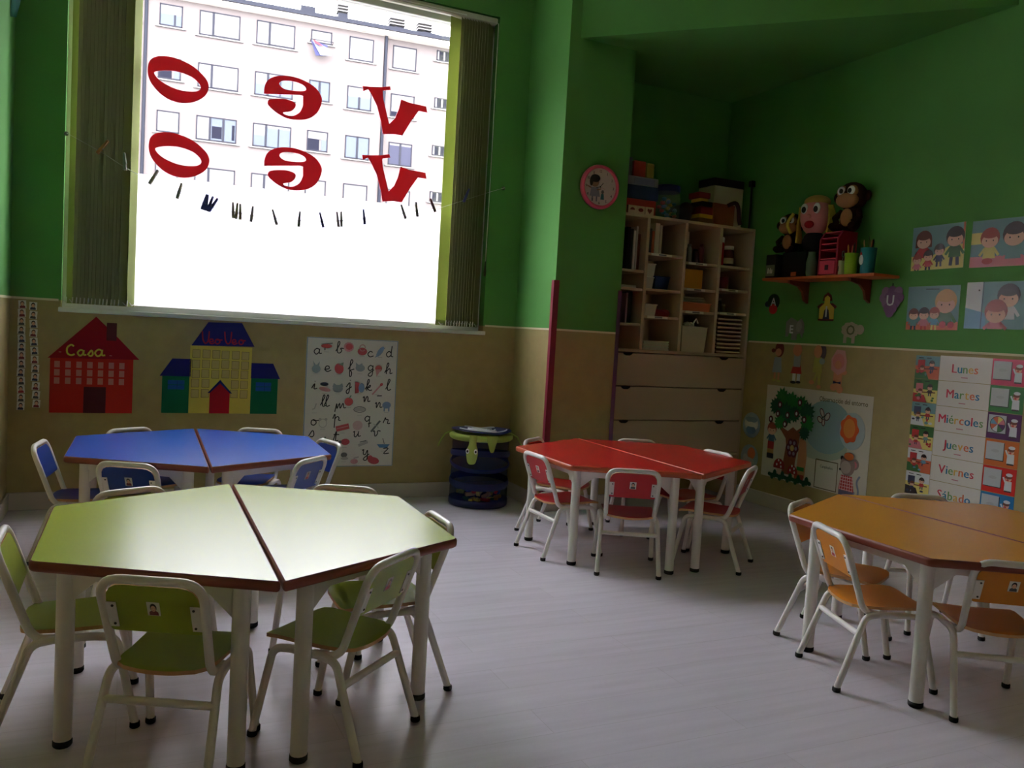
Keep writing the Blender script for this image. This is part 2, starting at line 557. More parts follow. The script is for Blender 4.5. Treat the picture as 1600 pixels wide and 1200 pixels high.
# ------------------------------------------------------------------ vertical blind, vanes gathered at both sides
VANE = M((178, 178, 140), 0.75, 0.1, transl=0.5)
VANE2 = M((168, 178, 112), 0.75, 0.1, transl=0.45)
blind = empty('vertical_blind', (0.9, 5.10, 3.1), label='olive green vertical blind with its vanes drawn to both window sides', cat='blind')
bo = Vector((0.9, 5.10, 3.1))
MB().bbox(WU0 + .01 - bo.x, WU1 - .01 - bo.x, -.03, .012, -.032, .012, M((205, 200, 185), 0.35), 0.008).build('headrail', blind)
MB().bbox(WU0 + .012 - bo.x, 1.9 - bo.x, -.0315, -.026, -.018, -.010, M((240, 240, 235), 0.3), 0.001).build('rail_groove', blind)
CHAIN = M((235, 232, 222), .4)
def vane(u, ang, mat, w=0.05):
    mb = MB()
    mb.box(-w, w, -.0008, .0008, 1.118 - bo.z, -.034, mat)
    v = mb.build('vane', blind, mw=Matrix.Translation((u - bo.x, 0.0, 0)) @ Matrix.Rotation(math.radians(ang), 4, 'Z'))
    m2 = MB()
    m2.box(-w * .96, w * .96, -.002, .002, 1.116 - bo.z, 1.150 - bo.z, mat)
    m2.tube([(-w * .5, -.004, 1.138 - bo.z), (-w * .2, -.012, 1.122 - bo.z), (w * .2, -.012, 1.128 - bo.z)], 0.003, CHAIN, 5)
    m2.tube([(-w, 0, 1.118 - bo.z), (-w, -.003, 1.150 - bo.z)], 0.0035, CHAIN, 5)
    m2.build('vane_weight', v)
random.seed(3)
vane(-0.275, 20, VANE2, .03)
for i in range(13):
    vane(-0.235 + i * 0.0185, 42 + random.uniform(-3, 3), VANE)
vane(0.012, 68, VANE2)
vane(1.842, 20, VANE2, .045)
for i in range(11):
    vane(1.897 + i * 0.0185, 48 + random.uniform(-3, 3), VANE)
MB().tube([(2.112 - bo.x, -.05, -.03), (2.114 - bo.x, -.052, -.9), (2.112 - bo.x, -.05, -1.55)], 0.0025, CHAIN, 6).lathe([(0.0, 0), (.008, .005), (.010, .03), (.005, .07), (.003, .10)], M((70, 66, 50), .5), (2.112 - bo.x, -.05, -1.65), 8).build('pull_cord', blind)

# ------------------------------------------------------------------ clothes line with pegs
LV = 5.028
LINE = [(-0.315, 2.005), (-0.152, 1.93), (-0.035, 1.866), (0.105, 1.803), (0.236, 1.745), (0.4, 1.692), (0.63, 1.66), (0.9, 1.66), (1.14, 1.685), (1.54, 1.775), (1.73, 1.838), (1.94, 1.925), (2.12, 2.0), (2.21, 2.035)]
MB().tube([(p[0], LV, p[1]) for p in spline(LINE, 4)], 0.0014, M((215, 215, 205), .6), 5).ball((2.21, LV + .02, 2.035), .012, M((120, 120, 110), .4)).ball((-0.318, LV + .02, 2.006), .012, M((120, 120, 110), .4)).build('clothes_line', label='thin white string hung in a sagging curve across the window', cat='string')
def line_z(u):
    P = spline(LINE, 8)
    for a, b in zip(P, P[1:]):
        if a[0] <= u <= b[0]:
            return a[1] + (b[1] - a[1]) * (u - a[0]) / (b[0] - a[0])
    return 1.8
PW = M((168, 150, 128), .6); PB = M((70, 74, 140), .5); PG = M((140, 136, 130), .6); PR = M((110, 66, 58), .6); PWD = M((168, 118, 66), .6)
def peg(mat):
    mb = MB()
    for sgn in (-1, 1):
        pr = [(sgn * .0015, -.026), (sgn * .0075, -.026), (sgn * .0085, -.012), (sgn * .0075, .004), (sgn * .0105, .048), (sgn * .0055, .050), (sgn * .0015, .004)]
        if sgn > 0: pr = pr[::-1]
        wf = lambda z: .0058 if z < .01 else .0036
        n_ = len(pr)
        mb.add([(p[0], -wf(p[1]), p[1]) for p in pr] + [(p[0], wf(p[1]), p[1]) for p in pr], [tuple(range(n_)), tuple(range(2 * n_ - 1, n_ - 1, -1))] + [(i, i + n_, (i + 1) % n_ + n_, (i + 1) % n_) for i in range(n_)], mat)
    return mb
STEEL = M((150, 150, 155), .3, metal=1.0)
specs = [(-0.152, PWD, -35), (-0.035, PG, 4), (0.103, PG, -28), (0.239, PG, -14), (0.371, PB, -16), (0.384, PB, -8), (0.401, PB, -18), (0.415, PB, -30), (0.53, PW, 3), (0.548, PW, -4), (0.569, PW, 2), (0.632, PG, -5), (0.765, PG, 18), (0.901, PG, -3), (1.036, PB, 16), (1.131, PG, 10), (1.151, PG, 4), (1.29, PB, 8), (1.539, PG, 22), (1.621, PG, 10), (1.729, PR, 26), (1.941, PB, -20)]
peg_names = {id(PWD): 'bare wooden', id(PG): 'grey', id(PB): 'dark blue', id(PW): 'brown', id(PR): 'reddish brown'}
ORD = 'first second third fourth fifth sixth seventh eighth ninth tenth eleventh twelfth thirteenth fourteenth fifteenth sixteenth seventeenth eighteenth nineteenth twentieth twenty-first twenty-second'.split()
for pi, (u, mat, ang) in enumerate(specs):
    e = peg(mat).build('clothes_peg', mw=Matrix.Translation((u, LV, line_z(u) + .016)) @ Matrix.Rotation(math.radians(-ang), 4, 'Y') @ Matrix.Rotation(math.radians(78), 4, 'Z') @ Matrix.Diagonal((1.2, 1.3, 1.2, 1)), cat='clothes peg', group='pegs on the window string',
                   label='%s clothes peg, %s on the window string counted from the column end' % (peg_names[id(mat)], ORD[len(specs) - 1 - pi]))
    MB().tube([(-.009, -.007, .004), (.009, -.007, .004)], .0022, STEEL, 6).tube([(-.009, .007, .004), (.009, .007, .004)], .0022, STEEL, 6).build('spring', e)

# ------------------------------------------------------------------ street and apartment block outside
MB().box(-60, 80, 5.5, 90, -0.9, -0.6, M((110, 109, 108), .9)).build('ground', kind=ST)
PLASTER = M((94, 88, 86), .9, .1, var=.03, scale=.6)
SHUT = M((92, 90, 89), .7); FRM = M((40, 41, 48), .6, .05); PANE_D = M((22, 23, 34), .6, .05); PANE_L = M((76, 82, 90), .6, .05); GREYP = M((34, 36, 44), .7, .1)
bld = empty('apartment_building', (0, 50, -0.6), math.radians(-5), label='pale plaster apartment block with rows of shuttered windows beyond the glass', cat='building')
def bpart(name, x0, x1, y0, y1, z0, z1, mat, parent=None):
    return MB().box(x0, x1, y0, y1, z0 + .6, z1 + .6, mat).build(name, parent or bld)
bpart('wall', -26, 13.3, 0, 12, -0.6, 17.95, PLASTER)
bpart('wall', 13.5, 40, .25, 12, -0.6, 17.95, PLASTER)
bpart('cornice', -26.4, 40.4, -.35, 12.4, 17.95, 18.22, M((214, 206, 196), .8))
bpart('gutter', -26.5, 40.5, -.5, -.3, 18.2, 18.42, GREYP)
bpart('roof', -26.4, 40.4, -.3, 12.4, 18.22, 18.40, GREYP)
for s0, zt in ((0.49, 17.95), (13.4, 18.3)):
    MB().tube([(s0, -.08, 0), (s0, -.08, zt + .6)], .09, GREYP, 8).build('drainpipe', bld)
for (x0, x1, z1, cap) in ((8.5, 9.3, 18.95, 0), (10.6, 11.15, 18.9, 1), (13.9, 14.75, 18.7, 1), (15.6, 16.4, 18.7, 1)):
    ch = bpart('chimney', x0, x1, .2, 1.0, 18.4, z1, GREYP)
    if cap:
        m2 = MB()
        for k in range(3):
            m2.box(x0 - .05 - .25 * (x0 > 12), x1 + .02 - .25 * (x0 > 12), 0.15, .9, z1 + .6 + .10 + k * .17, z1 + .6 + .16 + k * .17, SHUT)
        m2.build('chimney_cap', ch)
def bwindow(x0, x1, zt, h, style):
    z0 = zt - h
    y = .25 if x0 > 13.45 else 0
    mb = MB(); w = .06
    def bar(a, b, c, d):
        mb.box(a, b, y - .05, y + .02, c + .6, d + .6, FRM)
    bar(x0, x1, zt - w, zt); bar(x0, x1, z0, z0 + w); bar(x0, x0 + w, z0, zt); bar(x1 - w, x1, z0, zt)
    xm = None
    if style in ('split', 'split_open', 'split_half'):
        xm = x0 + (x1 - x0) * .34; bar(xm - w, xm + w, z0, zt)
    if style == 'split_open':
        xq = xm + (x1 - xm) / 2; bar(xq - w, xq + w, z0, zt)
    if style in ('two', 'half', 'curtain'):
        xq = (x0 + x1) / 2; bar(xq - w, xq + w, z0, zt if style != 'half' else zt - h * .45)
    mb.box(x0 - .2, x1 + .2, y - .10, y, z0 + .6 - .10, z0 + .6 - .03, SHUT)
    f = mb.build('window', bld)
    def fill(name, a, b, c, d, mat):
        MB().box(a + w, b - w, y - .03, y, c + .6, d + .6, mat).build(name, f)
    if style == 'closed': fill('shutter', x0, x1, z0, zt, SHUT)
    elif style == 'split': fill('shutter', x0, xm, z0, zt, SHUT); fill('shutter', xm, x1, z0 + .08, zt, SHUT)
    elif style == 'split_open':
        fill('shutter', x0, xm, z0, zt, SHUT); fill('pane', xm, xq, z0, zt, PANE_L); fill('pane', xq, x1, z0, zt, PANE_L)
        MB().box(xm + .1, xq - .08, y - .035, y - .03, z0 + .75, z0 + .6 + h * .62, PANE_D).build('curtain', f)
        MB().box(xq + .45, x1 - .1, y - .035, y - .03, z0 + .75, z0 + .6 + h * .75, PANE_D).build('curtain', f)
    elif style == 'split_half':
        fill('shutter', x0, xm, z0 + h * .5, zt, SHUT); fill('pane', x0, xm, z0, z0 + h * .5, PANE_L)
        fill('shutter', xm, x1, z0 + h * .85, zt, SHUT); fill('pane', xm, x1, z0, z0 + h * .85, PANE_L)
        MB().box((xm + x1) / 2 - .04, (xm + x1) / 2 + .04, y - .04, y - .03, z0 + .6, z0 + .6 + h * .85, FRM).build('mullion', f)
    elif style == 'top': fill('shutter', x0, x1, zt - h * .45, zt, SHUT); fill('pane', x0, x1, z0, zt - h * .45, PANE_L); MB().box(x0 + .72, x0 + .82, y - .04, y - .03, z0 + .6, zt - h * .45 + .6, FRM).build('mullion', f)
    elif style == 'dark': fill('shutter', x0, x1, zt - h * .4, zt, SHUT); fill('pane', x0, x0 + .75, z0, zt - h * .4, PANE_D); fill('pane', x0 + .75, x1, z0, zt - h * .4, PANE_L)
    elif style == 'half': fill('shutter', x0, x1, zt - h * .45, zt, SHUT); fill('pane', x0, x1, z0, zt - h * .45, PANE_L)
    elif style == 'two': fill('pane', x0, x1, z0, zt, PANE_L)
    elif style == 'curtain': fill('shutter', x0, x1, zt - .18, zt, SHUT); fill('pane', x0, x1, z0, zt - .18, M((52, 53, 66), .6, .05))
    elif style == 'strip': fill('shutter', x0, x1, z0 + .3, zt, SHUT); fill('pane', x0, x1, z0, z0 + .3, PANE_D)
    elif style == 'grille':
        fill('pane', x0, x1, z0, zt, PANE_D)
        m3 = MB()
        for k in range(5):
            xx = x0 + .1 + k * (x1 - x0 - .2) / 4
            m3.box(xx - .05, xx + .05, y - .05, y - .03, z0 + .62, zt + .58, SHUT)
        m3.build('grille', f)
    return f
T = (17.62, 14.82, 11.98, 9.2)
styles = {'Z': (-1.4, 0.12, 1.15, ('closed', 'closed', 'two', 'closed')), 'A': (1.14, 2.29, 1.14, ('top', 'dark', 'closed', 'closed')), 'B': (3.15, 5.26, 1.3, ('split', 'split', 'split_open', 'split')),
          'C': (6.13, 8.21, 1.28, ('split', 'split_half', 'split_half', 'split')), 'D': (9.1, 10.27, 1.14, ('closed', 'two', 'dark', 'closed')),
          'E': (11.27, 12.68, 1.3, ('closed', 'half', 'two', 'closed')), 'F': (13.87, 15.3, 1.33, ('closed', 'strip', 'curtain', 'strip')), 'G': (16.53, 18.2, .6, ('grille',) * 4), 'H': (20.2, 21.6, 1.3, ('closed', 'half', 'closed', 'two')), 'Y': (-5.2, -3.2, 1.3, ('split', 'split_half', 'split', 'closed')), 'X': (-9.4, -8.0, 1.3, ('closed', 'half', 'two', 'closed'))}
for k, (x0, x1, h, st) in styles.items():
    for i, sty in enumerate(st):
        bwindow(x0, x1, T[i] + (.15 if k == 'G' else 0), h if not (k == 'D' and i == 0) else .7, sty)
# out-of-view blocks added on both sides to keep open sky light out
for (x0, x1, y0, y1, zt, lab) in ((-48, -27, 4, 44, 16.5, 'added plain block shutting out open sky, on the side away from the column'), (44, 62, 4, 48, 16.5, 'added plain block shutting out open sky, on the side of the column')):
    nb = empty('added_sky_block', ((x0 + x1) / 2, (y0 + y1) / 2, -.6), label=lab, cat='building')
    hx, hy = (x1 - x0) / 2, (y1 - y0) / 2
    MB().box(-hx, hx, -hy, hy, 0, zt, PLASTER).build('wall', nb)
    MB().box(-hx - .4, hx + .4, -hy - .4, hy + .4, zt, zt + .4, GREYP).build('roof', nb)
    sx_ = hx + .03 if x0 < 0 else -hx - .03
    for i in range(5):
        for j in range(7):
            yy = -hy + 3 + j * (2 * hy - 6) / 6; zz = 2.2 + i * 2.8
            wd = MB().box(sx_ - .03, sx_ + .03, yy - .8, yy + .8, zz, zz + 1.3, FRM).build('window', nb)
            MB().box(sx_ - .05, sx_ + .05, yy - .72, yy + .72, zz + .08, zz + 1.22, SHUT if (i + j) % 3 else PANE_L).build('shutter', wd)
# washing under a top-floor window
mb = MB()
RB = Matrix.Rotation(math.radians(-5), 4, 'Z')
cloths = [((9.05, 16.9), (10.0, 16.75), (9.9, 16.1), (9.35, 16.05), M((30, 32, 66), .8)), ((9.12, 16.88), (10.25, 16.5), (10.2, 16.15), (9.6, 16.1), M((96, 100, 130), .8)), ((9.15, 16.95), (9.6, 16.72), (9.75, 16.55), (9.3, 16.7), M((120, 26, 36), .8))]
for k, (a, b, c, d, mt) in enumerate(cloths):
    pts = [RB @ Vector((p[0], -.42 - .05 * k - (.12 if j > 1 else 0), p[1])) + Vector((0, 50, 0)) for j, p in enumerate((a, b, c, d))]
    mb.prism(pts, RB @ Vector((0, .02, 0)), mt)
P2 = [RB @ Vector((q[0], q[1], 16.92)) + Vector((0, 50, 0)) for q in ((9.05, 0), (9.05, -.55), (10.3, -.55), (10.3, 0))]
mb.tube(P2, .02, GREYP, 6)
mb.build('laundry', label='blue and red washing hung below an apartment window across the street', cat='laundry')

# ------------------------------------------------------------------ hexagonal tables, each of two trapezoids
TH_, TL_, TS_, TD_ = 0.495, 1.2, 0.608, 0.542
def make_table(top_mat, edge_mat, name_label):
    g = 0.0025
    root = empty('trapezoid_table')
    base_ = [(-g, TL_ / 2), (-TD_, TS_ / 2), (-TD_, -TS_ / 2), (-g, -TL_ / 2)]
    P = [Vector((p[0], p[1])) for p in round_poly([(*p, 0) for p in base_], .018, 4)] if False else [p.to_2d() for p in round_poly([Vector((p[0], p[1], 0)) for p in base_], .018, 4)]
    n = len(P)
    N = []
    for i in range(n):
        t_ = (P[(i + 1) % n] - P[i - 1]).normalized()
        N.append(Vector((t_.y, -t_.x)))
    c0 = sum(P, Vector((0, 0))) / n
    if (P[0] - c0).dot(N[0]) < 0:
        N = [-q for q in N]
    def ring(d, z):
        return [(P[i].x - N[i].x * d, P[i].y - N[i].y * d, z) for i in range(n)]
    th = .026
    top = MB()
    r1 = ring(.0055, TH_)
    area = sum(r1[i][0] * r1[(i + 1) % n][1] - r1[(i + 1) % n][0] * r1[i][1] for i in range(n))
    top.add(r1, [tuple(range(n)) if area > 0 else tuple(range(n - 1, -1, -1))], top_mat)
    r2 = ring(.0055, TH_ - th)
    top.add(r2, [tuple(range(n - 1, -1, -1)) if area > 0 else tuple(range(n))], WHITE)
    t_ob = top.build('tabletop', root)
    eb = MB()
    prof = [(.0055, TH_), (.0018, TH_ - .0025), (0, TH_ - .008), (0, TH_ - th + .008), (.0018, TH_ - th + .0025), (.0055, TH_ - th)]
    v = []; f = []
    for d, z in prof:
        v += ring(d, z)
    for k in range(len(prof) - 1):
        for i in range(n):
            a = k * n + i; b = k * n + (i + 1) % n
            q = (a, b, b + n, a + n)
            f.append(q if area < 0 else q[::-1])
    eb.add(v, f, edge_mat, True)
    eb.build('edge_band', t_ob)
    legs = [(-.075, .485), (-.465, .235), (-.465, -.235), (-.075, -.485)]
    for (lx, ly) in legs:
        lg = MB().tube([(lx, ly, .014), (lx, ly, TH_ - th)], .0215, WHITE_TUBE, 14).build('leg', root)
        MB().lathe([(.020, 0), (.023, .004), (.023, .016), (.0215, .018)], RUBBER, (lx, ly, 0), 14).build('foot_cap', lg)
    # apron rails with gusset corners
    for k in range(4):
        a = Vector((*legs[k], 0)); b = Vector((*legs[(k + 1) % 4], 0))
        d = (b - a).normalized(); nn = Vector((-d.y, d.x, 0)) * .010
        a2 = a + d * .02; b2 = b - d * .02
        z1 = TH_ - th; z0 = z1 - .038
        m = MB()
        q = [a2 - nn, b2 - nn, b2 + nn, a2 + nn]
        v = [(p.x, p.y, z0) for p in q] + [(p.x, p.y, z1) for p in q]
        m.add(v, [(3, 2, 1, 0), (4, 5, 6, 7), (0, 1, 5, 4), (1, 2, 6, 5), (2, 3, 7, 6), (3, 0, 4, 7)], WHITE_TUBE)
        for (e, dd) in ((a, d), (b, -d)):
            tri = [e + dd * .02 + Vector((0, 0, z0)), e + dd * .085 + Vector((0, 0, z0)), e + dd * .02 + Vector((0, 0, z0 - .055))]
            m.prism([p - nn * .3 for p in tri], nn * .6, WHITE_TUBE)
        m.build('apron', root)
    return root
def place_tables(cu, cv, ang, top_mat, edge_mat, la, lb):
    a = make_table(top_mat, edge_mat, la)
    a.location = (cu, cv, 0); a.rotation_euler = (0, 0, math.radians(ang))
    tag(a, la, 'table', 'trapezoid tables in pairs')
    b = copy_tree(a)
    b.rotation_euler = (0, 0, math.radians(ang + 180))
    tag(b, lb, 'table', 'trapezoid tables in pairs')
def lam(rgb, rough=.26):
    return M(rgb, rough, .55 if rough < .3 else .3, var=.02, scale=3)
LIME = lam((164, 178, 50)); BLUE = lam((40, 86, 180)); RED = lam((180, 32, 30)); YEL = lam((206, 138, 40))
place_tables(0.347, 2.513, -0.72, LIME, BROWN_EDGE, 'lime green trapezoid table, the half farther from the toy bin', 'lime green trapezoid table, the half on the side of the red table')
place_tables(0.326, 4.058, -1.2, BLUE, BROWN_EDGE, 'blue trapezoid table, the half in front of the red paper house', 'blue trapezoid table, the half in front of the alphabet poster')
place_tables(2.432, 3.663, 0.1, RED, M((176, 84, 50), .4), 'red trapezoid table, the half nearer the toy bin', 'red trapezoid table, the half nearer the nature poster')
place_tables(2.747, 1.974, -1.16, YEL, M((128, 64, 48), .4), 'orange-yellow trapezoid table, the half away from the weekday poster', 'orange-yellow trapezoid table, the half beside the weekday poster wall')

# ------------------------------------------------------------------ children's chairs
HAIR = [M((40, 26, 20), .6), M((62, 40, 26), .6), M((24, 20, 20), .6), M((104, 70, 40), .6)]
SHIRT = [M((120, 40, 50), .6), M((50, 50, 80), .6), M((70, 70, 74), .6), M((170, 50, 60), .6)]
def portrait(mb, w, h, hair, shirt, z):
    """head and shoulders printed on a small white photo, centred on 0,0"""
    mb.flat([(-w * .36, -h * .46), (w * .36, -h * .46), (w * .34, -h * .22), (w * .15, -h * .12), (-w * .15, -h * .12), (-w * .34, -h * .22)], shirt, z)
    mb.flat(ell(0, h * .12, w * .26, h * .30, 14), hair, z + .0003)
    mb.flat(ell(0, h * .04, w * .20, h * .22, 14), SKIN, z + .0006)
    mb.flat(ell(-w * .08, h * .07, w * .025, h * .02, 6), DARK, z + .0009)
    mb.flat(ell(w * .08, h * .07, w * .025, h * .02, 6), DARK, z + .0009)
    mb.flat(rc(-w * .06, -h * .07, w * .06, -h * .05), M((170, 80, 80), .5), z + .0009)
_stick = []
for k in range(4):
    mb = MB(); w, h = .030, .037
    mb.box(-w / 2, w / 2, -h / 2, h / 2, 0, .0006, PAPER)
    portrait(mb, w, h, HAIR[k], SHIRT[k], .0009)
    o = mb.build('photo_sticker'); _stick.append(o.data); bpy.data.objects.remove(o)

def make_chair(lam_mat):
    root = empty('child_chair')
    tr = .0108
    for sx in (-1, 1):
        for (y0, y1, y2) in ((-.165, -.080, -.03), (.165, .115, .06)):
            pts = fillet([(sx * .1425, y0, .010), (sx * .131, y1, .246), (sx * .128, y2, .252)], .045, 5)
            lg = MB().tube(pts, tr, WHITE_TUBE, 9).build('leg', root)
            d = Vector(pts[1]) - Vector(pts[0]); d.normalize()
            p0 = Vector((sx * .1425, y0, .0))
            MB().lathe([(.011, 0), (.0135, .003), (.0135, .013), (.012, .016)], RUBBER, p0, 10).build('foot_cap', lg)
        MB().tube([(sx * .128, -.032, .252), (sx * .128, .062, .252)], tr, WHITE_TUBE, 9, False).build('seat_rail', root)
    MB().tube([(-.134, -.102, .188), (.134, -.102, .188)], tr * .92, WHITE_TUBE, 9).build('crossbar', root)
    loop = [(-.112, .0, .247), (-.112, -.078, .252), (-.121, -.166, .497), (.121, -.166, .497), (.112, -.078, .252), (.112, .0, .247)]
    MB().tube(fillet(loop, [.05, .055, .055, .05], 7), tr, WHITE_TUBE, 9).build('back_frame', root)
    # seat: plywood with a dished middle, coloured laminate on top
    ys = [-.112, -.106, -.09, -.05, 0, .06, .11, .14, .155, .162]
    hw = [.050, .085, .108, .116, .118, .122, .124, .122, .112, .085]
    zz = [.262, .265, .268, .268, .267, .269, .270, .267, .262, .258]
    m = MB(); nx = 8; tv = []; bv = []
    for y, w, z in zip(ys, hw, zz):
        for k in range(nx + 1):
            u = -1 + 2 * k / nx
            dz = .006 * (u * u - 1) * (1 if -.1 < y < .14 else .5)
            tv.append((u * w, y, z + .008 + dz)); bv.append((u * w, y, z - .002 + dz))
    nr = len(ys); f = []
    for i in range(nr - 1):
        for k in range(nx):
            a = i * (nx + 1) + k
            f.append((a, a + 1, a + nx + 2, a + nx + 1))
    m.add(tv, f, lam_mat, True)
    m.add(bv, [q[::-1] for q in f], PLY, True)
    edge = [k for k in range(nx + 1)] + [i * (nx + 1) + nx for i in range(1, nr)] + [(nr - 1) * (nx + 1) + k for k in range(nx - 1, -1, -1)] + [i * (nx + 1) for i in range(nr - 2, 0, -1)]
    ne = len(edge)
    m.add([tv[e] for e in edge] + [bv[e] for e in edge], [(i, i + ne, (i + 1) % ne + ne, (i + 1) % ne) for i in range(ne)], PLY)
    m.build('seat', root)
    # backrest panel in the tilted plane of the frame
    dirv = Vector((0, -.088, .245)).normalized(); nrm = Vector((0, -dirv.z, dirv.y))   # nrm points backwards
    B0 = Vector((0, -.078, .252))
    def bp(x, s_, off=0.0):
        q = B0 + dirv * s_ + nrm * off; return (x, q.y, q.z)
    outl = round_poly([Vector((-.108, .118, 0)), Vector((.108, .118, 0)), Vector((.108, .247, 0)), Vector((-.108, .247, 0))], [.012, .012, .045, .045], 4)
    m = MB(); m.prism([bp(p.x, p.y, -.006) for p in outl], nrm * .009, lam_mat, PLY)
    br = m.build('backrest', root)
    for sx in (-1, 1):
        m = MB()
        q = [bp(sx * .086, .130, .0035), bp(sx * .113, .130, .0035), bp(sx * .115, .198, .0035), bp(sx * .086, .198, .0035)]
        if sx < 0: q = q[::-1]
        m.prism(q[::-1], nrm * .0022, WHITE_TUBE)
        for s_ in (.139, .189):
            c = Vector(bp(sx * .094, s_, .0055))
            m.tube([c, c + nrm * .002], .0032, DARK, 7)
        m.build('bracket', br)
    st = bpy.data.objects.new('photo_sticker', _stick[0]); COL.objects.link(st); st.parent = br
    c = bp(0, .185, .0031)
    ex = Vector((-1, 0, 0)); ey = dirv; ez = nrm
    if ex.cross(ey).dot(ez) < 0: ex = -ex
    st.matrix_basis = Matrix(((ex.x, ey.x, ez.x, c[0]), (ex.y, ey.y, ez.y, c[1]), (ex.z, ey.z, ez.z, c[2]), (0, 0, 0, 1)))
    return root
CHL = lam((150, 164, 46), .35); CHB = lam((30, 62, 140), .35); CHR = lam((176, 28, 34), .35); CHY = lam((206, 130, 38), .35)
protos = {}
used = set()
def chair(color, mat, bu, bv_, head, stick, label, group):
    h = math.radians(head)
    if color not in protos:
        protos[color] = make_chair(mat)
    o = protos[color] if color not in used else copy_tree(protos[color])
    used.add(color)
    o.location = (bu + .165 * math.cos(h), bv_ + .165 * math.sin(h), 0)
    o.rotation_euler = (0, 0, h - math.pi / 2)
    tag(o, label, 'chair', group)
    for ch in o.children:
        for g in ch.children:
            if g.name.startswith('photo_sticker'):
                g.data = _stick[stick]
gl, gb, gr, gy = ('chairs around the lime table', 'chairs around the blue table', 'chairs around the red table', 'chairs around the yellow table')
chair('lime', CHL, -.285, 2.475, 0, 1, 'lime child chair at the end of the lime table farthest from the toy bin', gl)
chair('lime', CHL, .061, 1.988, 63, 0, 'lime child chair, photo sticker of dark-haired child, backed by open floor at lime table', gl)
chair('lime', CHL, .652, 2.041, 132, 3, 'lime child chair pulled out askew from the lime table with its seat showing', gl)
chair('lime', CHL, .914, 2.44, 180, 2, 'lime child chair tucked in on the toy bin side of the lime table', gl)
chair('lime', CHL, .021, 3.009, -65, 1, 'lime child chair back to back with the blue chair, far under the lime table', gl)
chair('lime', CHL, .737, 2.963, -117, 2, 'lime child chair hidden behind the lime top towards the alphabet poster', gl)
chair('blue', CHB, -.335, 4.11, -8, 1, 'blue child chair seen side-on at the table end below the class photos', gb)
chair('blue', CHB, .021, 4.578, -61, 0, 'blue child chair by the wall under the red paper house', gb)
chair('blue', CHB, .661, 4.577, -114, 2, 'blue child chair by the wall under the yellow paper building', gb)
chair('blue', CHB, .934, 4.12, 196, 1, 'blue child chair at the table end overlapping the alphabet poster', gb)
chair('blue', CHB, .01, 3.537, 61, 0, 'blue child chair with photo of dark-haired child, its back to the lime table', gb)
chair('blue', CHB, .745, 3.60, 137, 3, 'blue child chair turned aslant beside the alphabet poster end, back to lime table', gb)
chair('red', CHR, 2.105, 4.19, -52, 1, 'red child chair at the column side of the red table, mostly hidden', gr)
chair('red', CHR, 1.855, 3.66, 2, 0, 'red child chair at the toy bin end of the red table, seen from behind', gr)
chair('red', CHR, 2.125, 3.175, 62, 2, 'red child chair on the open floor side of the red table, back square on', gr)
chair('red', CHR, 2.767, 4.138, -108, 1, 'red child chair in front of the drawer cabinet with only its top rail showing', gr)
chair('red', CHR, 2.99, 3.66, 185, 3, 'red child chair at the red table beside the round weather discs', gr)
chair('red', CHR, 2.80, 3.16, 128, 2, 'red child chair seen side-on between the red and yellow tables', gr)
chair('yellow', CHY, 2.415, 2.44, -64, 1, 'yellow child chair tucked under the yellow table towards the nature poster', gy)
chair('yellow', CHY, 2.16, 2.045, -20, 3, 'yellow child chair with red-topped photo sticker, seen aslant at the yellow table', gy)
chair('yellow', CHY, 3.098, 2.452, -118, 0, 'yellow child chair under the weekday poster with only its top rail showing', gy)
chair('yellow', CHY, 2.42, 1.555, 57, 2, 'yellow child chair with photo of short-haired child, back square to the open floor', gy)

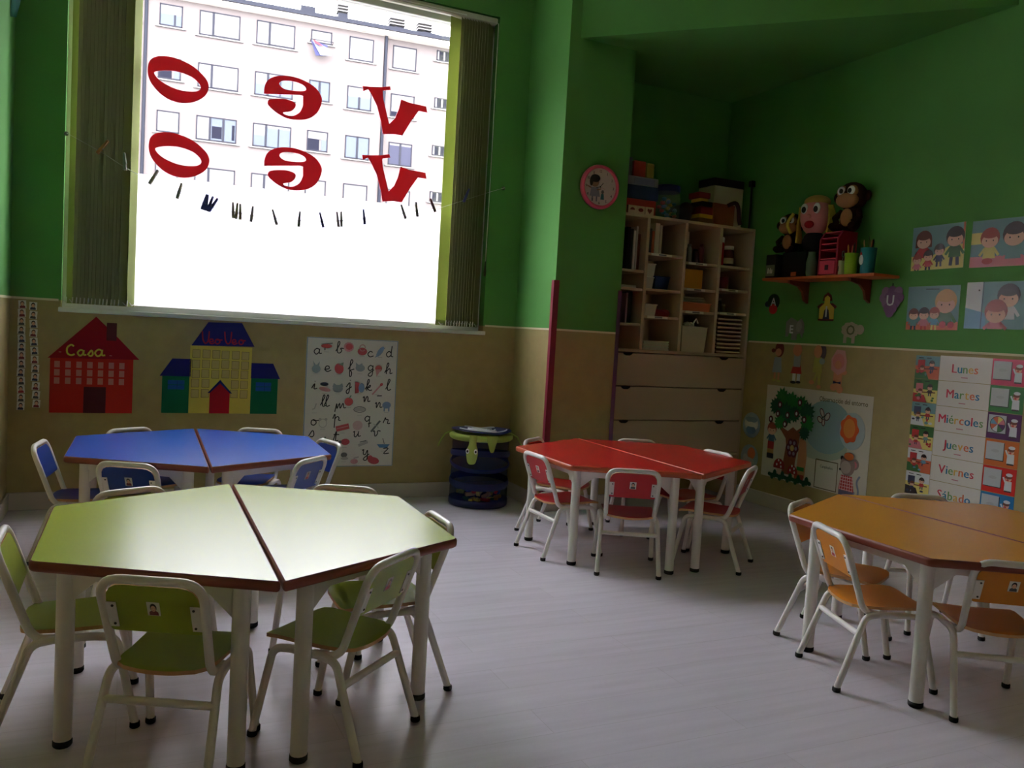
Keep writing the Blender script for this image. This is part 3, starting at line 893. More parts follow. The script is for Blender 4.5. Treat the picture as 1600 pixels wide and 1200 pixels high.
# ------------------------------------------------------------------ stroke lettering (hand-written)
GL = {
 'a': [[(.52, .42), (.3, .5), (.08, .25), (.25, .0), (.48, .15), (.55, .48), (.54, .1), (.75, .1)]],
 'b': [[(0, .15), (.3, .75), (.3, 1), (.17, .9), (.14, .15), (.32, 0), (.52, .2), (.42, .42), (.7, .42)]],
 'c': [[(.52, .4), (.32, .5), (.1, .25), (.3, 0), (.62, .12)]],
 'd': [[(.5, .4), (.3, .5), (.08, .25), (.25, 0), (.5, .15)], [(.58, 1), (.52, .15), (.72, .04)]],
 'e': [[(.05, .18), (.45, .25), (.42, .46), (.2, .45), (.12, .15), (.35, 0), (.65, .15)]],
 'f': [[(.1, .15), (.48, .8), (.38, 1), (.28, .7), (.25, -.4), (.4, -.42), (.42, -.1), (.3, .05), (.65, .18)]],
 'g': [[(.5, .4), (.3, .5), (.1, .25), (.28, .02), (.5, .2)], [(.54, .5), (.5, -.3), (.28, -.48), (.15, -.3), (.65, .12)]],
 'h': [[(0, .1), (.34, .8), (.28, 1), (.18, .75), (.15, 0)], [(.15, .2), (.4, .5), (.5, .35), (.5, .05), (.72, .12)]],
 'i': [[(0, .1), (.25, .5), (.22, .05), (.48, .12)], [(.26, .68), (.28, .74)]],
 'j': [[(0, .1), (.32, .5), (.26, -.35), (.08, -.45), (.05, -.2), (.5, .15)], [(.33, .68), (.35, .74)]],
 'k': [[(0, .1), (.34, .8), (.28, 1), (.18, .75), (.15, 0)], [(.15, .2), (.45, .5), (.42, .3), (.2, .25), (.4, .02), (.62, .08)]],
 'l': [[(0, .1), (.36, .85), (.26, 1), (.15, .5), (.22, .02), (.5, .12)]],
 'm': [[(-.1, -.3), (.05, .45), (.08, 0), (.3, .48), (.36, .02), (.6, .48), (.68, .1), (.88, .1)]],
 'n': [[(0, .35), (.12, .48), (.13, 0), (.35, .48), (.46, .38), (.47, .06), (.68, .1)]],
 'o': [[(.35, .5), (.12, .4), (.1, .1), (.32, 0), (.52, .2), (.42, .45), (.3, .4), (.75, .42)]],
 'p': [[(0, .35), (.18, .75), (.15, -.45)], [(.15, .3), (.4, .55), (.55, .4), (.5, .25), (.7, .2)]],
 'q': [[(.5, .4), (.3, .5), (.1, .25), (.28, .02), (.5, .2)], [(.54, .5), (.5, -.5)], [(.4, -.2), (.7, -.1)]],
 'r': [[(0, .1), (.2, .6), (.25, .42), (.45, .42), (.42, .08), (.65, .1)]],
 's': [[(0, .08), (.32, .55), (.45, .2), (.3, 0), (.1, .06)]],
 't': [[(.05, .1), (.3, .9), (.25, .1), (.5, .08)], [(.05, .6), (.55, .6)]],
 'u': [[(0, .4), (.12, .48), (.1, .1), (.25, 0), (.45, .3), (.48, .48), (.47, .06), (.7, .1)]],
 'v': [[(0, .4), (.12, .48), (.2, 0), (.42, .2), (.45, .48), (.7, .45)]],
 'x': [[(.05, .45), (.5, 0)], [(.5, .5), (.05, 0)]],
 'y': [[(0, .4), (.12, .48), (.12, .1), (.3, .05), (.48, .45), (.46, -.35), (.25, -.48), (.15, -.3), (.65, .1)]],
 'z': [[(.05, .48), (.5, .48), (.1, .02), (.6, .04)]],
 'C': [[(.62, .85), (.4, .98), (.08, .7), (.1, .2), (.4, .02), (.7, .12)]],
 'V': [[(.05, .95), (.12, .3), (.3, .02), (.5, .25), (.55, .95)]],
 '~': [[(.05, .68), (.5, .7)]],
}
def hand(mb, ch, x, y, size, w, mat, z):
    for st in GL[ch]:
        mb.line([(x + p[0] * size, y + p[1] * size) for p in spline(st, 4)], w, mat, z)

def sheet(name, w, h, mw, label, cat, mat=PAPER, group=None, thick=.0015):
    """thin sheet whose lower left corner is the local origin"""
    return MB().box(0, w, 0, h, 0, thick, mat).build(name, mw=mw, label=label, cat=cat, group=group)

# ------------------------------------------------------------------ red paper house
def cutout(mb, pts, mat, z0, d=.0015):
    a = sum(pts[i][0] * pts[(i + 1) % len(pts)][1] - pts[(i + 1) % len(pts)][0] * pts[i][1] for i in range(len(pts)))
    if a < 0: pts = pts[::-1]
    return mb.prism([(p[0], p[1], z0) for p in pts], (0, 0, d), mat)
PR_ = M((190, 48, 40), .8, .1); PRD = M((148, 30, 44), .8, .1); PDK = M((84, 40, 46), .8, .1); PPK = M((196, 130, 122), .8, .1); PYL = M((212, 196, 84), .8, .1)
house = empty('paper_house', mw=on_back(-0.37, 0.525), label='red paper house cut-out reading Casa on the beige wall', cat='wall decoration')
cutout(MB(), rc(0, 0, .405, .30), PR_, 0).build('house_wall', house)
cutout(MB(), [(-.012, .295), (.215, .527), (.318, .425), (.435, .30)], PRD, .0016).build('house_roof', house)
cutout(MB(), rc(.268, .40, .318, .497), PDK, .0032).build('chimney', house)
cutout(MB(), rc(.163, 0, .272, .143), PDK, .0018).build('door', house)
for r_ in range(3):
    for c_ in range(7):
        x = .020 + c_ * .0525; y = .245 - r_ * .044
        cutout(MB(), rc(x, y, x + .026, y + .034), PPK, .0018, .0008).build('house_window', house)
mb = MB()
for ch, x, s_ in (('C', .075, .058), ('a', .125, .062), ('s', .178, .056), ('a', .208, .074)):
    hand(mb, ch, x, .312, s_, .009, PYL, .0042)
mb.line([(.04, .328), (.052, .328)], .003, PPK, .0042); mb.line([(.285, .318), (.297, .317)], .003, PPK, .0042)
mb.build('lettering', house)

# ------------------------------------------------------------------ yellow paper building
PB_ = M((44, 44, 108), .8, .1); PG_ = M((24, 104, 72), .8, .1); PY_ = M((214, 196, 92), .8, .1); PY2 = M((196, 176, 110), .8, .1); PBL = M((40, 88, 160), .8, .1); INK = M((70, 60, 40), .7)
veo = empty('paper_building', mw=on_back(0.185, 0.53), label='paper building with yellow tower, green wings, purple roofs and a red door', cat='wall decoration')
for (x0, x1) in ((0, .145), (.48, .636)):
    wg = cutout(MB(), rc(x0, 0, x1, .215), PG_, 0).build('wing', veo)
    m2 = MB(); xa = x0 + .03
    for k in range(2):
        cutout(m2, rc(xa, .135 + k * .028, xa + .088, .159 + k * .028), PBL, .0016, .0006)
    m2.line([(xa + .05, .135), (xa + .05, .187)], .002, PB_, .0024)
    m2.build('wing_window', wg)
cutout(MB(), [(-.014, .21), (.05, .31), (.152, .31), (.15, .21)], PB_, .0016).build('wing_roof', veo)
cutout(MB(), [(.48, .21), (.48, .30), (.605, .30), (.648, .21)], PB_, .0016).build('wing_roof', veo)
cutout(MB(), rc(.143, 0, .482, .39), PY_, .0016).build('tower', veo)
cutout(MB(), [(.148, .388), (.235, .525), (.42, .53), (.494, .396)], PB_, .0032).build('tower_roof', veo)
random.seed(5)
for r_ in range(5):
    for c_ in range(6):
        if r_ >= 3 and 2 <= c_ <= 3: continue
        x = .156 + c_ * .0535 + random.uniform(-.002, .002); y = .318 - r_ * .0565 + random.uniform(-.002, .002)
        m2 = MB(); cutout(m2, rc(x, y, x + .040, y + .046), PY2, .0032, .0005)
        m2.line(rc(x, y, x + .040, y + .046), .0022, INK, .0040, True)
        m2.build('tower_window', veo)
dr = cutout(MB(), [(.255, 0), (.365, 0), (.365, .125), (.31, .185), (.255, .125)], M((176, 34, 48), .8, .1), .0034).build('door', veo)
cutout(MB(), [(.243, .118), (.31, .196), (.378, .118), (.365, .118), (.31, .175), (.255, .118)], PB_, .005).build('door_roof', veo)
mb = MB(); PRL = M((170, 44, 52), .8, .1)
for ch, x, s_ in (('V', .200, .075), ('e', .238, .055), ('o', .272, .055), ('V', .322, .075), ('e', .362, .055), ('o', .402, .055)):
    hand(mb, ch, x, .402 + (x - .2) * .02, s_, .007, PRL, .0052)
mb.build('lettering', veo)

# ------------------------------------------------------------------ alphabet poster
ap = sheet('alphabet_poster', .57, .795, on_back(.982, .206), 'white alphabet poster with cursive letters and small pictures', 'poster', PAPER)
mb = MB(); mb.line(rc(.003, .003, .567, .792), .006, M((120, 150, 175), .5), .0019, True); mb.build('border', ap)
LTR = [('a', .07, .13), ('b', .31, .115), ('c', .65, .135), ('d', .86, .13), ('e', .19, .26), ('f', .44, .25), ('g', .66, .245), ('h', .86, .265), ('i', .07, .40), ('j', .44, .385), ('k', .65, .40), ('l', .88, .395),
       ('l', .17, .53), ('l', .21, .53), ('m', .34, .545), ('n', .63, .49), ('n', .77, .535), ('~', .78, .50), ('o', .07, .675), ('p', .31, .655), ('q', .65, .645), ('r', .87, .665), ('s', .06, .765), ('t', .32, .80), ('u', .54, .765), ('v', .76, .76), ('x', .32, .91), ('y', .65, .91), ('z', .88, .90)]
INKB = M((30, 30, 34), .6)
for ch, nx, ny in LTR:
    mb = MB(); hand(mb, ch, nx * .57, (1 - ny) * .795, .070, .0062, INKB, .0026); mb.build('letter', ap)
A_R = M((196, 84, 90), .6); A_P = M((206, 150, 154), .6); A_B = M((120, 146, 180), .6); A_G = M((156, 168, 174), .6); A_N = M((118, 142, 126), .6); A_K = M((104, 106, 110), .6); A_LG = M((186, 184, 182), .6)
class Pic:
    """one little picture on the poster: shapes are offsets in cm from its centre"""
    def __init__(s, nx, ny): s.m = MB(); s.x = nx * .57; s.y = (1 - ny) * .795; s.z = .0022
    def e(s, x, y, rx, ry, mt, rot=0): s.m.flat(ell(s.x + x * .01, s.y + y * .01, rx * .01, ry * .01, 14, rot), mt, s.z); s.z += .0002; return s
    def p(s, pts, mt): s.m.flat([(s.x + a * .01, s.y + b * .01) for a, b in pts], mt, s.z); s.z += .0002; return s
    def l(s, pts, w, mt, closed=False): s.m.line([(s.x + a * .01, s.y + b * .01) for a, b in pts], w * .01, mt, s.z, closed); s.z += .0002; return s
    def b(s):
        s.m.line([(s.x - .015, s.y - .036), (s.x + .015, s.y - .036)], .0025, A_LG, .0022)
        s.m.build('picture', ap)
Pic(.21, .065).e(0, 0, 3.4, 1.3, A_R).p([(-3.2, 1.2), (3.6, 2.2), (3.6, 1.6), (-3.2, .8)], A_K).p([(-1.4, -1), (-.6, -1), (-.6, -2.6), (-1.4, -2.6)], A_K).b()
Pic(.45, .065).e(0, 0, 3.2, 3.0, A_P).e(.2, .2, 2.2, 2.0, A_R).b()
Pic(.60, .085).e(0, -.8, 3.0, 2.4, A_R).l(ell(0, 1.4, 1.8, 2.0, 10), .6, A_P).b()
Pic(.80, .09).e(0, 0, 1.5, 3.8, A_B, -.6).p([(.5, 1.5), (3.4, 2.6), (1.2, .4)], A_B).p([(-2.4, -2.4), (-3.4, -4), (-1.4, -3)], A_B).b()
Pic(.11, .235).e(0, -.6, 2.6, 2.6, A_G).p([(-1.4, 1), (-2.2, 4.4), (-.2, 1.6)], A_G).p([(.2, 1.6), (2, 4.2), (1.6, .8)], A_G).b()
Pic(.355, .235).e(0, 0, 2.8, 3.3, A_R, .2).p([(-1, 2.6), (2.6, 4), (2.4, 1.8)], A_N).b()
Pic(.585, .225).e(0, 0, 3.0, 2.2, A_G).p([(-2.6, .8), (-3, 3.4), (-.8, 1.8), (1, 3.2), (1.8, 1)], A_G).b()
Pic(.79, .24).e(0, 1.2, 2.2, 2.1, A_R).p([(-2, .6), (2, 1.2), (-1, -3.8)], A_P).b()
Pic(.21, .385).e(0, -1, 3.6, 1.3, A_P, -.2).e(-.4, 2.2, 2.6, 1.2, A_K).b()
Pic(.35, .385).e(0, -.4, 3.2, 2.4, A_G).p([(-3.4, .6), (-2.6, 3), (0, 1.4), (2.6, 3), (3.4, .6)], A_G).b()
Pic(.585, .38).p([(-2.6, -3.6), (-.2, -3), (0, 3.2), (-2.8, 3.8)], A_R).e(1.4, 0, 1.9, 3, A_B).b()
Pic(.785, .385).l([(-3, -3.6), (2.4, 2.6)], 1.0, A_P).e(2.6, 2.8, 1.1, .9, A_R, .8).b()
Pic(.11, .535).l([(-1.4, -1.4), (0, -1), (1, 2.2)], .7, A_LG).b()
Pic(.475, .49).e(0, 0, 2.7, 2.6, A_R).l([(.2, 2), (1.4, 4)], .7, A_N).b()
Pic(.60, .55).e(-1.4, 0, 2.4, 1.3, A_LG).e(1.4, .2, 2.4, 1.5, A_LG).l(ell(0, 0, 3.8, 1.8, 14), .35, A_K, True).b()
Pic(.90, .525).e(0, 1, 2.8, 2.2, A_B).p([(-1.8, .5), (-1.8, -3), (-1, -3), (-.8, -.6), (1, -.6), (1.2, -3), (2, -3), (2, .5)], A_B).b()
Pic(.205, .66).l(ell(0, 0, 2.4, 2.6, 14), .4, A_LG, True).e(-1.8, 2.4, .9, .9, A_LG).e(1.8, 2.4, .9, .9, A_LG).b()
Pic(.42, .69).l([(-4, -1.2), (4, .8)], 3.4, A_R).l([(-3.6, -1), (3.6, .8)], .5, A_P).b()
Pic(.585, .675).e(0, 0, 3.2, 3, M((212, 186, 188), .6)).b()
Pic(.79, .68).l([(-3, -3.6), (2.6, 3.4)], 1.2, A_K).l([(-1.6, 1.4), (1.8, -1)], .5, A_LG).b()
Pic(.205, .815).p([(-3.4, -3.2), (3, -3.2), (3, .6), (-3.4, -.4)], A_N).l([(-.6, 0), (-.6, 3.4)], 1.1, A_N).l([(1.8, 0), (1.8, 4)], 1.1, A_N).b()
Pic(.45, .805).e(.4, 0, 2.8, 2.0, A_R).e(-2.8, 0, 1.0, .9, A_K).b()
Pic(.655, .82).l([(-3, -1.2), (3, 1.2)], 1.8, A_LG).l([(-2, 1), (2, 2)], .6, A_K).b()
Pic(.885, .835).p([(-4.2, .8), (4.2, .8), (2.4, -1.4), (-2.4, -1.4)], M((80, 132, 178), .6)).l([(.6, 1), (-.6, 4.6)], .5, A_K).b()
Pic(.45, .915).e(0, .6, 2, 1.6, A_K).e(.4, -1.6, 2.4, 1, A_LG).b()
Pic(.575, .945).e(-.6, -1.2, 2.4, 1.6, A_P).l([(-1, .8), (2.2, 1.6)], .8, A_LG).b()
Pic(.78, .95).e(0, -.4, 3.8, 2.2, A_R, -.2).e(-2.2, 1, 1.8, 2, A_R).b()

# ------------------------------------------------------------------ two columns of small class photos
_ph = []
for k in range(4):
    m = MB(); w, h = .036, .042
    m.box(-w / 2, w / 2, -h / 2, h / 2, 0, .001, PAPER); portrait(m, w, h, HAIR[k], SHIRT[(k + 1) % 4], .0014)
    o = m.build('photo'); _ph.append(o.data); bpy.data.objects.remove(o)
random.seed(11)
for col_, (u0, n, z0, z1, drift) in enumerate(((-.505, 13, 1.096, .558, .003), (-.455, 12, 1.09, .572, .024))):
    for i in range(n):
        t_ = i / (n - 1)
        o = bpy.data.objects.new('class_photo', _ph[random.randrange(4)]); COL.objects.link(o)
        o.matrix_basis = on_back(u0 + drift * t_ + random.uniform(-.002, .002), z0 + (z1 - z0) * t_) @ Matrix.Rotation(random.uniform(-.09, .09), 4, 'Z')
        tag(o, 'child portrait photo, %s from the top in the column next to the %s' % (ORD[i], 'room corner' if col_ == 0 else 'paper house'), 'photo', 'class photos in two columns')

# ------------------------------------------------------------------ paper leaf by the left wall
m = MB()
lf = spline([(0, 0, 0), (-.03, .10, .01), (-.045, .24, .02), (-.03, .38, .015), (.01, .48, 0)], 4)
lf2 = spline([(0, 0, 0), (.05, .12, .03), (.075, .26, .04), (.05, .39, .03), (.01, .48, 0)], 4)
n_ = len(lf)
v = []
for a, b in zip(lf, lf2):
    mid = [(a[k] + b[k]) / 2 for k in range(3)]; mid[2] += .025
    v += [a, tuple(mid), b]
f = []
for i in range(n_ - 1):
    f += [(i * 3, i * 3 + 1, i * 3 + 4, i * 3 + 3), (i * 3 + 1, i * 3 + 2, i * 3 + 5, i * 3 + 4)]
v2 = [(p[0], p[1], p[2] - .002) for p in v]
m.add(v, f, M((54, 120, 104), .7), True); m.add(v2, [q[::-1] for q in f], M((54, 120, 104), .7), True)
m.build('paper_leaf', mw=on_left(4.86, 2.50), label='teal paper leaf hanging high up in the room corner beside the window', cat='paper decoration')

# ------------------------------------------------------------------ pop-up toy bin with turtle lid
BU, BV, BR, BH = 2.045, 4.80, .183, .46
MESHB = see_through('bin_mesh', (20, 34, 80), 0.6)
NAVY = M((14, 22, 66), .6); TURT = M((158, 172, 78), .7); 
bin_ = empty('toy_bin', (BU, BV, 0), label='dark blue pop-up mesh toy bin with a green turtle lid beside the column', cat='toy bin')
MB().lathe([(BR, .02), (BR * 1.0, .10), (BR * .985, .20), (BR * .97, .30), (BR * .985, BH - .03)], MESHB, seg=32, caps=False).build('mesh_side', bin_)
MB().lathe([(.001, .004), (BR - .002, .004), (BR + .003, .010), (BR + .003, .045), (BR - .001, .046)], NAVY, seg=32).build('base_band', bin_)
for (za, zb_, w) in ((.135, .165, .022), (.235, .30, .013), (.345, .31, .018)):
    m = MB(); v = []; n_ = 40
    for k in range(n_ + 1):
        a = 2 * math.pi * k / n_ - 1.9; z = za + (zb_ - za) * (0.5 - 0.5 * math.cos(2 * math.pi * k / n_))
        for (dz, dr_) in ((-w, .001), (-w * .3, .006), (w * .3, .006), (w, .001)):
            v.append(((BR + dr_) * math.cos(a), (BR + dr_) * math.sin(a), z + dz))
    m.add(v, [(4 * k + j, 4 * k + 4 + j, 4 * k + 5 + j, 4 * k + 1 + j) for k in range(n_) for j in range(3)], NAVY, True)
    m.build('wire_band', bin_)
MB().lathe([(BR + .002, BH - .045), (BR + .016, BH - .035), (BR + .018, BH - .012), (BR + .004, BH - .004), (BR - .02, BH - .004)], TURT, seg=32, caps=False).build('rim', bin_)
lid = MB()
sag = lambda x, y: .006 * (x / BR) ** 2 - .014 * math.exp(-((x - .04) / .07) ** 2) * (1 if y > 0 else .4)
v = []; f = []
NR, NS = 7, 32
for i in range(NR + 1):
    r_ = (BR + .008) * i / NR
    for k in range(NS):
        a = 2 * math.pi * k / NS; x, y = r_ * math.cos(a), r_ * math.sin(a)
        v.append((x, y, BH + .012 + sag(x, y) + (.006 if i < NR else 0)))
for i in range(NR):
    for k in range(NS):
        a = i * NS + k; b = i * NS + (k + 1) % NS
        f.append((a, a + NS, b + NS, b))
lid.add(v, f, M((28, 36, 78), .5), True)
lo = lid.build('lid', bin_)
m = MB(); SWL = M((214, 218, 226), .6)
for rr_, a0, a1 in ((.16, 190, 330), (.135, 30, 120), (.115, 200, 300), (.085, 20, 340), (.06, 40, 300), (.035, 0, 300)):
    pts = []
    for k in range(25):
        a = math.radians(a0 + (a1 - a0) * k / 24); x, y = rr_ * math.cos(a), rr_ * math.sin(a)
        pts.append((x, y, BH + .0215 + sag(x, y)))
    m.tube(pts, .0045, SWL, 5)
m.build('shell_pattern', lo)
# lid hem, turtle head, leg flaps (facing the camera side)
ca = math.atan2(-BV, -BU)
def flap(name, ang, prof, mat, out=.012, eyes=False, droop=None):
    """flap hanging from the rim; prof = [(half width, drop)]"""
    a = ca + math.radians(ang); er = Vector((math.cos(a), math.sin(a), 0)); et = Vector((-math.sin(a), math.cos(a), 0))
    m = MB(); fr = []; bk = []
    for w, d in prof:
        rad = BR + .016 + out * min(1, d * 8)
        for s_ in (-1, -.5, .5, 1):
            bulge = .012 * (1 - s_ * s_) if eyes else .002
            p = er * (rad + bulge) + et * (w * s_) + Vector((0, 0, BH - .002 - d)); fr.append(p)
            bk.append(er * (rad - .006) + et * (w * s_) + Vector((0, 0, BH - .002 - d)))
    n_ = len(prof); fc = [(i * 4 + j, i * 4 + j + 1, i * 4 + j + 5, i * 4 + j + 4) for i in range(n_ - 1) for j in range(3)]
    m.add(fr, [q[::-1] for q in fc], mat, True); m.add(bk, fc, mat, True)
    ed = [i * 4 for i in range(n_)]; ed2 = [i * 4 + 3 for i in range(n_)]
    for E_ in (ed, ed2):
        m.add([fr[i] for i in E_] + [bk[i] for i in E_], [(k, k + 1, k + 1 + n_, k + n_) for k in range(n_ - 1)], mat)
    o = m.build(name, bin_)
    if eyes:
        for s_ in (-1, 1):
            c = er * (BR + .034) + et * (.026 * s_) + Vector((0, 0, BH - .098))
            m2 = MB(); rot = Matrix.Rotation(a, 3, 'Z')
            m2.ball(c, (.006, .0115, .016), WHITE, rot=rot); m2.ball(c + er * .0045, (.004, .006, .008), BLACK, rot=rot)
            m2.build('eye', o)
flap('turtle_head', -14, [(.024, 0), (.022, .04), (.024, .06), (.034, .085), (.037, .11), (.032, .14), (.026, .165), (.016, .175)], TURT, eyes=True)
flap('turtle_leg', 20, [(.036, 0), (.032, .03), (.022, .06), (.013, .09), (.006, .10)], TURT)
for s_, dd in ((-1, 0), (1, 0)):
    a = ca + math.radians(85 * s_); er = Vector((math.cos(a), math.sin(a), 0))
    z = BH
    MB().tube([er * (BR + .005) + Vector((0, 0, z)), er * (BR + .045) + Vector((0, 0, z - .02)), er * (BR + .075) + Vector((0, 0, z - .07)), er * (BR + .085) + Vector((0, 0, z - .10))], .005, TURT, 6).build('carry_strap', bin_)
# toy blocks lying in the bin
BLK = [('red', M((190, 30, 30), .4)), ('yellow', M((216, 190, 80), .4)), ('green', M((30, 120, 60), .4)), ('blue', M((40, 70, 170), .4)), ('wooden', M((206, 176, 130), .5))]
random.seed(21)
for i in range(40):
    lv = i // 10
    a = random.uniform(0, 2 * math.pi) if i % 3 else ca + random.uniform(-.9, .9); r_ = random.uniform(.05, .135) if i % 2 else random.uniform(.11, .14)
    nm, mt = BLK[random.choice((0, 1, 2, 3, 4, 4, 1))]
    m = MB(); l_ = random.choice((.022, .03, .036)); m.bbox(-l_, l_, -.012, .012, -.011, .011, mt, .002)
    if random.random() < .4:
        m.lathe([(.006, .0), (.006, .005)], mt, (-l_ * .5, 0, .011), 8); m.lathe([(.006, .0), (.006, .005)], mt, (l_ * .5, 0, .011), 8)
    z = .02 + .027 * lv + random.uniform(0, .008)
    m.build('toy_block', mw=Matrix.Translation((BU + r_ * math.cos(a), BV + r_ * math.sin(a), z)) @ Matrix.Rotation(random.uniform(0, 6.28), 4, 'Z') @ Matrix.Rotation(random.uniform(-.5, .5) * (lv > 1), 4, 'Y'),
            label='%s toy block lying inside the mesh toy bin' % nm, cat='toy block', group='blocks in the toy bin')

# ------------------------------------------------------------------ wall clock on the column
clk = empty('wall_clock', mw=on_back(2.62, 2.022, VC), label='round wall clock with pink rim and printed child on the green column', cat='clock')
R0 = .136
MB().lathe([(R0 - .02, 0), (R0 - .002, .002), (R0, .012), (R0 - .004, .028), (R0 - .014, .034), (R0 - .022, .028), (R0 - .022, .018)], M((214, 82, 112), .4), seg=36, caps=False).build('rim', clk)
m = MB(); m.lathe([(.001, .016), (R0 - .02, .016)], M((206, 194, 186), .5), seg=36, smooth=False, caps=False); fc = m.build('dial', clk)
m = MB()
m.flat(ell(-.035, .050, .034, .024, 16), M((58, 52, 44), .6), .0175); m.flat(ell(-.038, .025, .030, .028, 16), M((150, 116, 92), .6), .0172); m.flat(ell(-.062, .03, .012, .03, 12), M((58, 52, 44), .6), .0176)
m.flat([(-.06, -.005), (-.01, -.005), (.005, -.06), (-.07, -.06)], M((140, 140, 150), .6), .0172); m.line([(-.06, -.01), (-.09, .0)], .008, M((150, 116, 92), .6), .0174); m.line([(-.02, -.02), (.01, -.01)], .008, M((150, 116, 92), .6), .0174)
m.flat([(.012, -.04), (.030, -.04), (.034, -.075), (.008, -.075)], M((60, 120, 130), .6), .0172); m.flat(ell(.021, -.028, .010, .012, 10), M((110, 110, 110), .6), .0174)
m.line([(-.05, -.06), (-.05, -.09)], .01, M((120, 120, 130), .6), .0174); m.line([(-.02, -.06), (-.02, -.09)], .01, M((120, 120, 130), .6), .0174)
for k in range(1, 13):
    a = math.radians(90 - 30 * k); text(m, str(k), .022, .096 * math.cos(a), .096 * math.sin(a) - .008, INKB, .0178, .01)
m.build('dial_print', fc)
MB().line([(0, 0), (.022, .026)], .004, BLACK, .020).line([(0, 0), (-.03, -.006)], .004, BLACK, .021).line([(0, 0), (.035, -.012)], .0015, M((180, 60, 50), .5), .022).flat(ell(0, 0, .005), BLACK, .0225).build('clock_hands', clk)

# ------------------------------------------------------------------ four picture sheets on the right wall
K_BR = M((112, 58, 40), .3); K_DK = M((58, 44, 44), .3); K_RD = M((160, 70, 56), .3); K_BL = M((206, 156, 96), .3); K_SK = M((224, 176, 150), .3)
K_G = M((66, 112, 62), .3); K_R = M((186, 54, 54), .3); K_N = M((60, 62, 88), .3); K_T = M((110, 150, 152), .3); K_Y = M((222, 208, 120), .3); K_P = M((208, 120, 130), .3); K_W = M((216, 218, 222), .3); K_B = M((110, 160, 190), .3); K_O = M((206, 104, 70), .3)
EYE = M((40, 32, 34), .4)
def kid(mb, x, y, s, hair, shirt, z, legs=None, bob=False, eyes=True):
    """cartoon child: s = head radius, x,y = head centre"""
    mb.flat([(x - s * .55, y - s * .8), (x + s * .55, y - s * .8), (x + s * .75, y - s * 2.1), (x - s * .75, y - s * 2.1)], shirt, z)
    mb.line([(x - s * .5, y - s), (x - s * 1.1, y - s * 1.8)], s * .3, shirt, z); mb.line([(x + s * .5, y - s), (x + s * 1.1, y - s * 1.8)], s * .3, shirt, z)
    if legs is not None:
        for d in (-.35, .35): mb.line([(x + d * s, y - s * 2.1), (x + d * s * 1.2, y - s * 3.0)], s * .4, legs, z)
    mb.flat(ell(x, y + s * .12, s * 1.12, s * 1.1, 18), hair, z + .0003)
    if bob: mb.flat([(x - s * 1.12, y + .1 * s), (x + s * 1.12, y + .1 * s), (x + s * 1.15, y - s * .85), (x - s * 1.15, y - s * .85)], hair, z + .0003)
    mb.flat(ell(x, y - s * .25, s * .95, s * .72, 18), K_SK, z + .0006)
    mb.flat(ell(x, y + s * .42, s * .9, s * .38, 14), hair, z + .0009)
    if eyes:
        for d in (-.4, .4): mb.flat(ell(x + d * s, y - s * .2, s * .08, s * .09, 6), EYE, z + .0012)
class Clip(MB):
    lim = (0, 0, .326, .243)
    def _c(s, p): return (min(max(p[0], s.lim[0]), s.lim[2]), min(max(p[1], s.lim[1]), s.lim[3]))
    def flat(s, pts, mat, z): return MB.flat(s, [s._c(p) for p in pts], mat, z)
    def line(s, pts, w, mat, z, closed=False): return MB.line(s, [s._c(p) for p in pts], w, mat, z, closed)
def pic(v, z, rot, label, draw):
    o = MB().box(0, .326, 0, .243, 0, .0012, GLOSSPAPER).build('picture_sheet', mw=on_right(v, z) @ Matrix.Rotation(rot, 4, 'Z'), label=label, cat='picture', group='cartoon picture sheets')
    m = Clip(); draw(m); m.build('picture_print', o)
W_, H_ = .326, .243
def d1(m):
    m.flat(rc(0, 0, W_, H_), K_T, .0015); m.flat([(0, 0), (W_, 0), (W_, .13), (.23, .12), (.14, .08), (0, .08)], K_Y, .0018); m.flat(rc(.315, .1, W_, H_), K_O, .0020)
    kid(m, .075, .165, .046, K_BR, K_R, .0022, bob=True); kid(m, .270, .165, .050, K_DK, K_G, .0022, K_N)
    kid(m, .040, .060, .026, K_RD, K_P, .0036, K_N); kid(m, .110, .076, .028, K_DK, K_R, .0040, K_N); kid(m, .178, .104, .030, K_DK, K_N, .0030, K_N)
def d2(m):
    m.flat(rc(0, 0, W_, H_), K_T, .0015); m.flat(rc(0, 0, W_, .055), K_P, .0018); m.flat(rc(0, .12, .06, .18), K_Y, .0017); m.flat(rc(.18, .14, .24, .19), K_Y, .0017)
    kid(m, .105, .145, .048, K_RD, K_Y, .0022); kid(m, .235, .155, .056, K_DK, K_T, .0022); m.flat(ell(.1, .03, .03, .016), K_R, .004)
def d3(m):
    m.flat(rc(0, 0, W_, H_), K_T, .0015); m.flat(rc(0, 0, W_, .045), K_O, .0018)
    kid(m, .245, .150, .060, K_BL, K_G, .0022); kid(m, .048, .085, .030, K_BR, K_T, .0030, K_N); kid(m, .115, .088, .032, K_DK, K_P, .0034, K_R); kid(m, .180, .090, .030, K_RD, K_B, .0030, K_Y)
    m.flat(ell(.235, .03, .022, .018), K_R, .0040); m.flat(ell(.285, .028, .02, .018), K_R, .0040); m.line([(.115, .226), (.20, .224)], .004, EYE, .0022)
def d4(m):
    m.flat(rc(0, 0, W_, H_), K_T, .0015); m.flat([(0, .10), (.09, .085), (.09, H_), (0, H_)], K_W, .0018); m.line([(.095, 0), (.095, H_)], .004, K_N, .0020); m.flat([(0, 0), (.12, 0), (.12, .08), (0, .11)], K_B, .0019); m.flat(ell(.072, .20, .005), EYE, .0021)
    kid(m, .235, .165, .055, K_DK, K_W, .0024); kid(m, .175, .085, .056, K_RD, K_P, .0040)
pic(3.372, 1.575, .02, 'picture sheet with mother, father and three small children on yellow', d1)
pic(3.010, 1.577, 0, 'picture sheet with two cartoon children beside each other over a pink strip', d2)
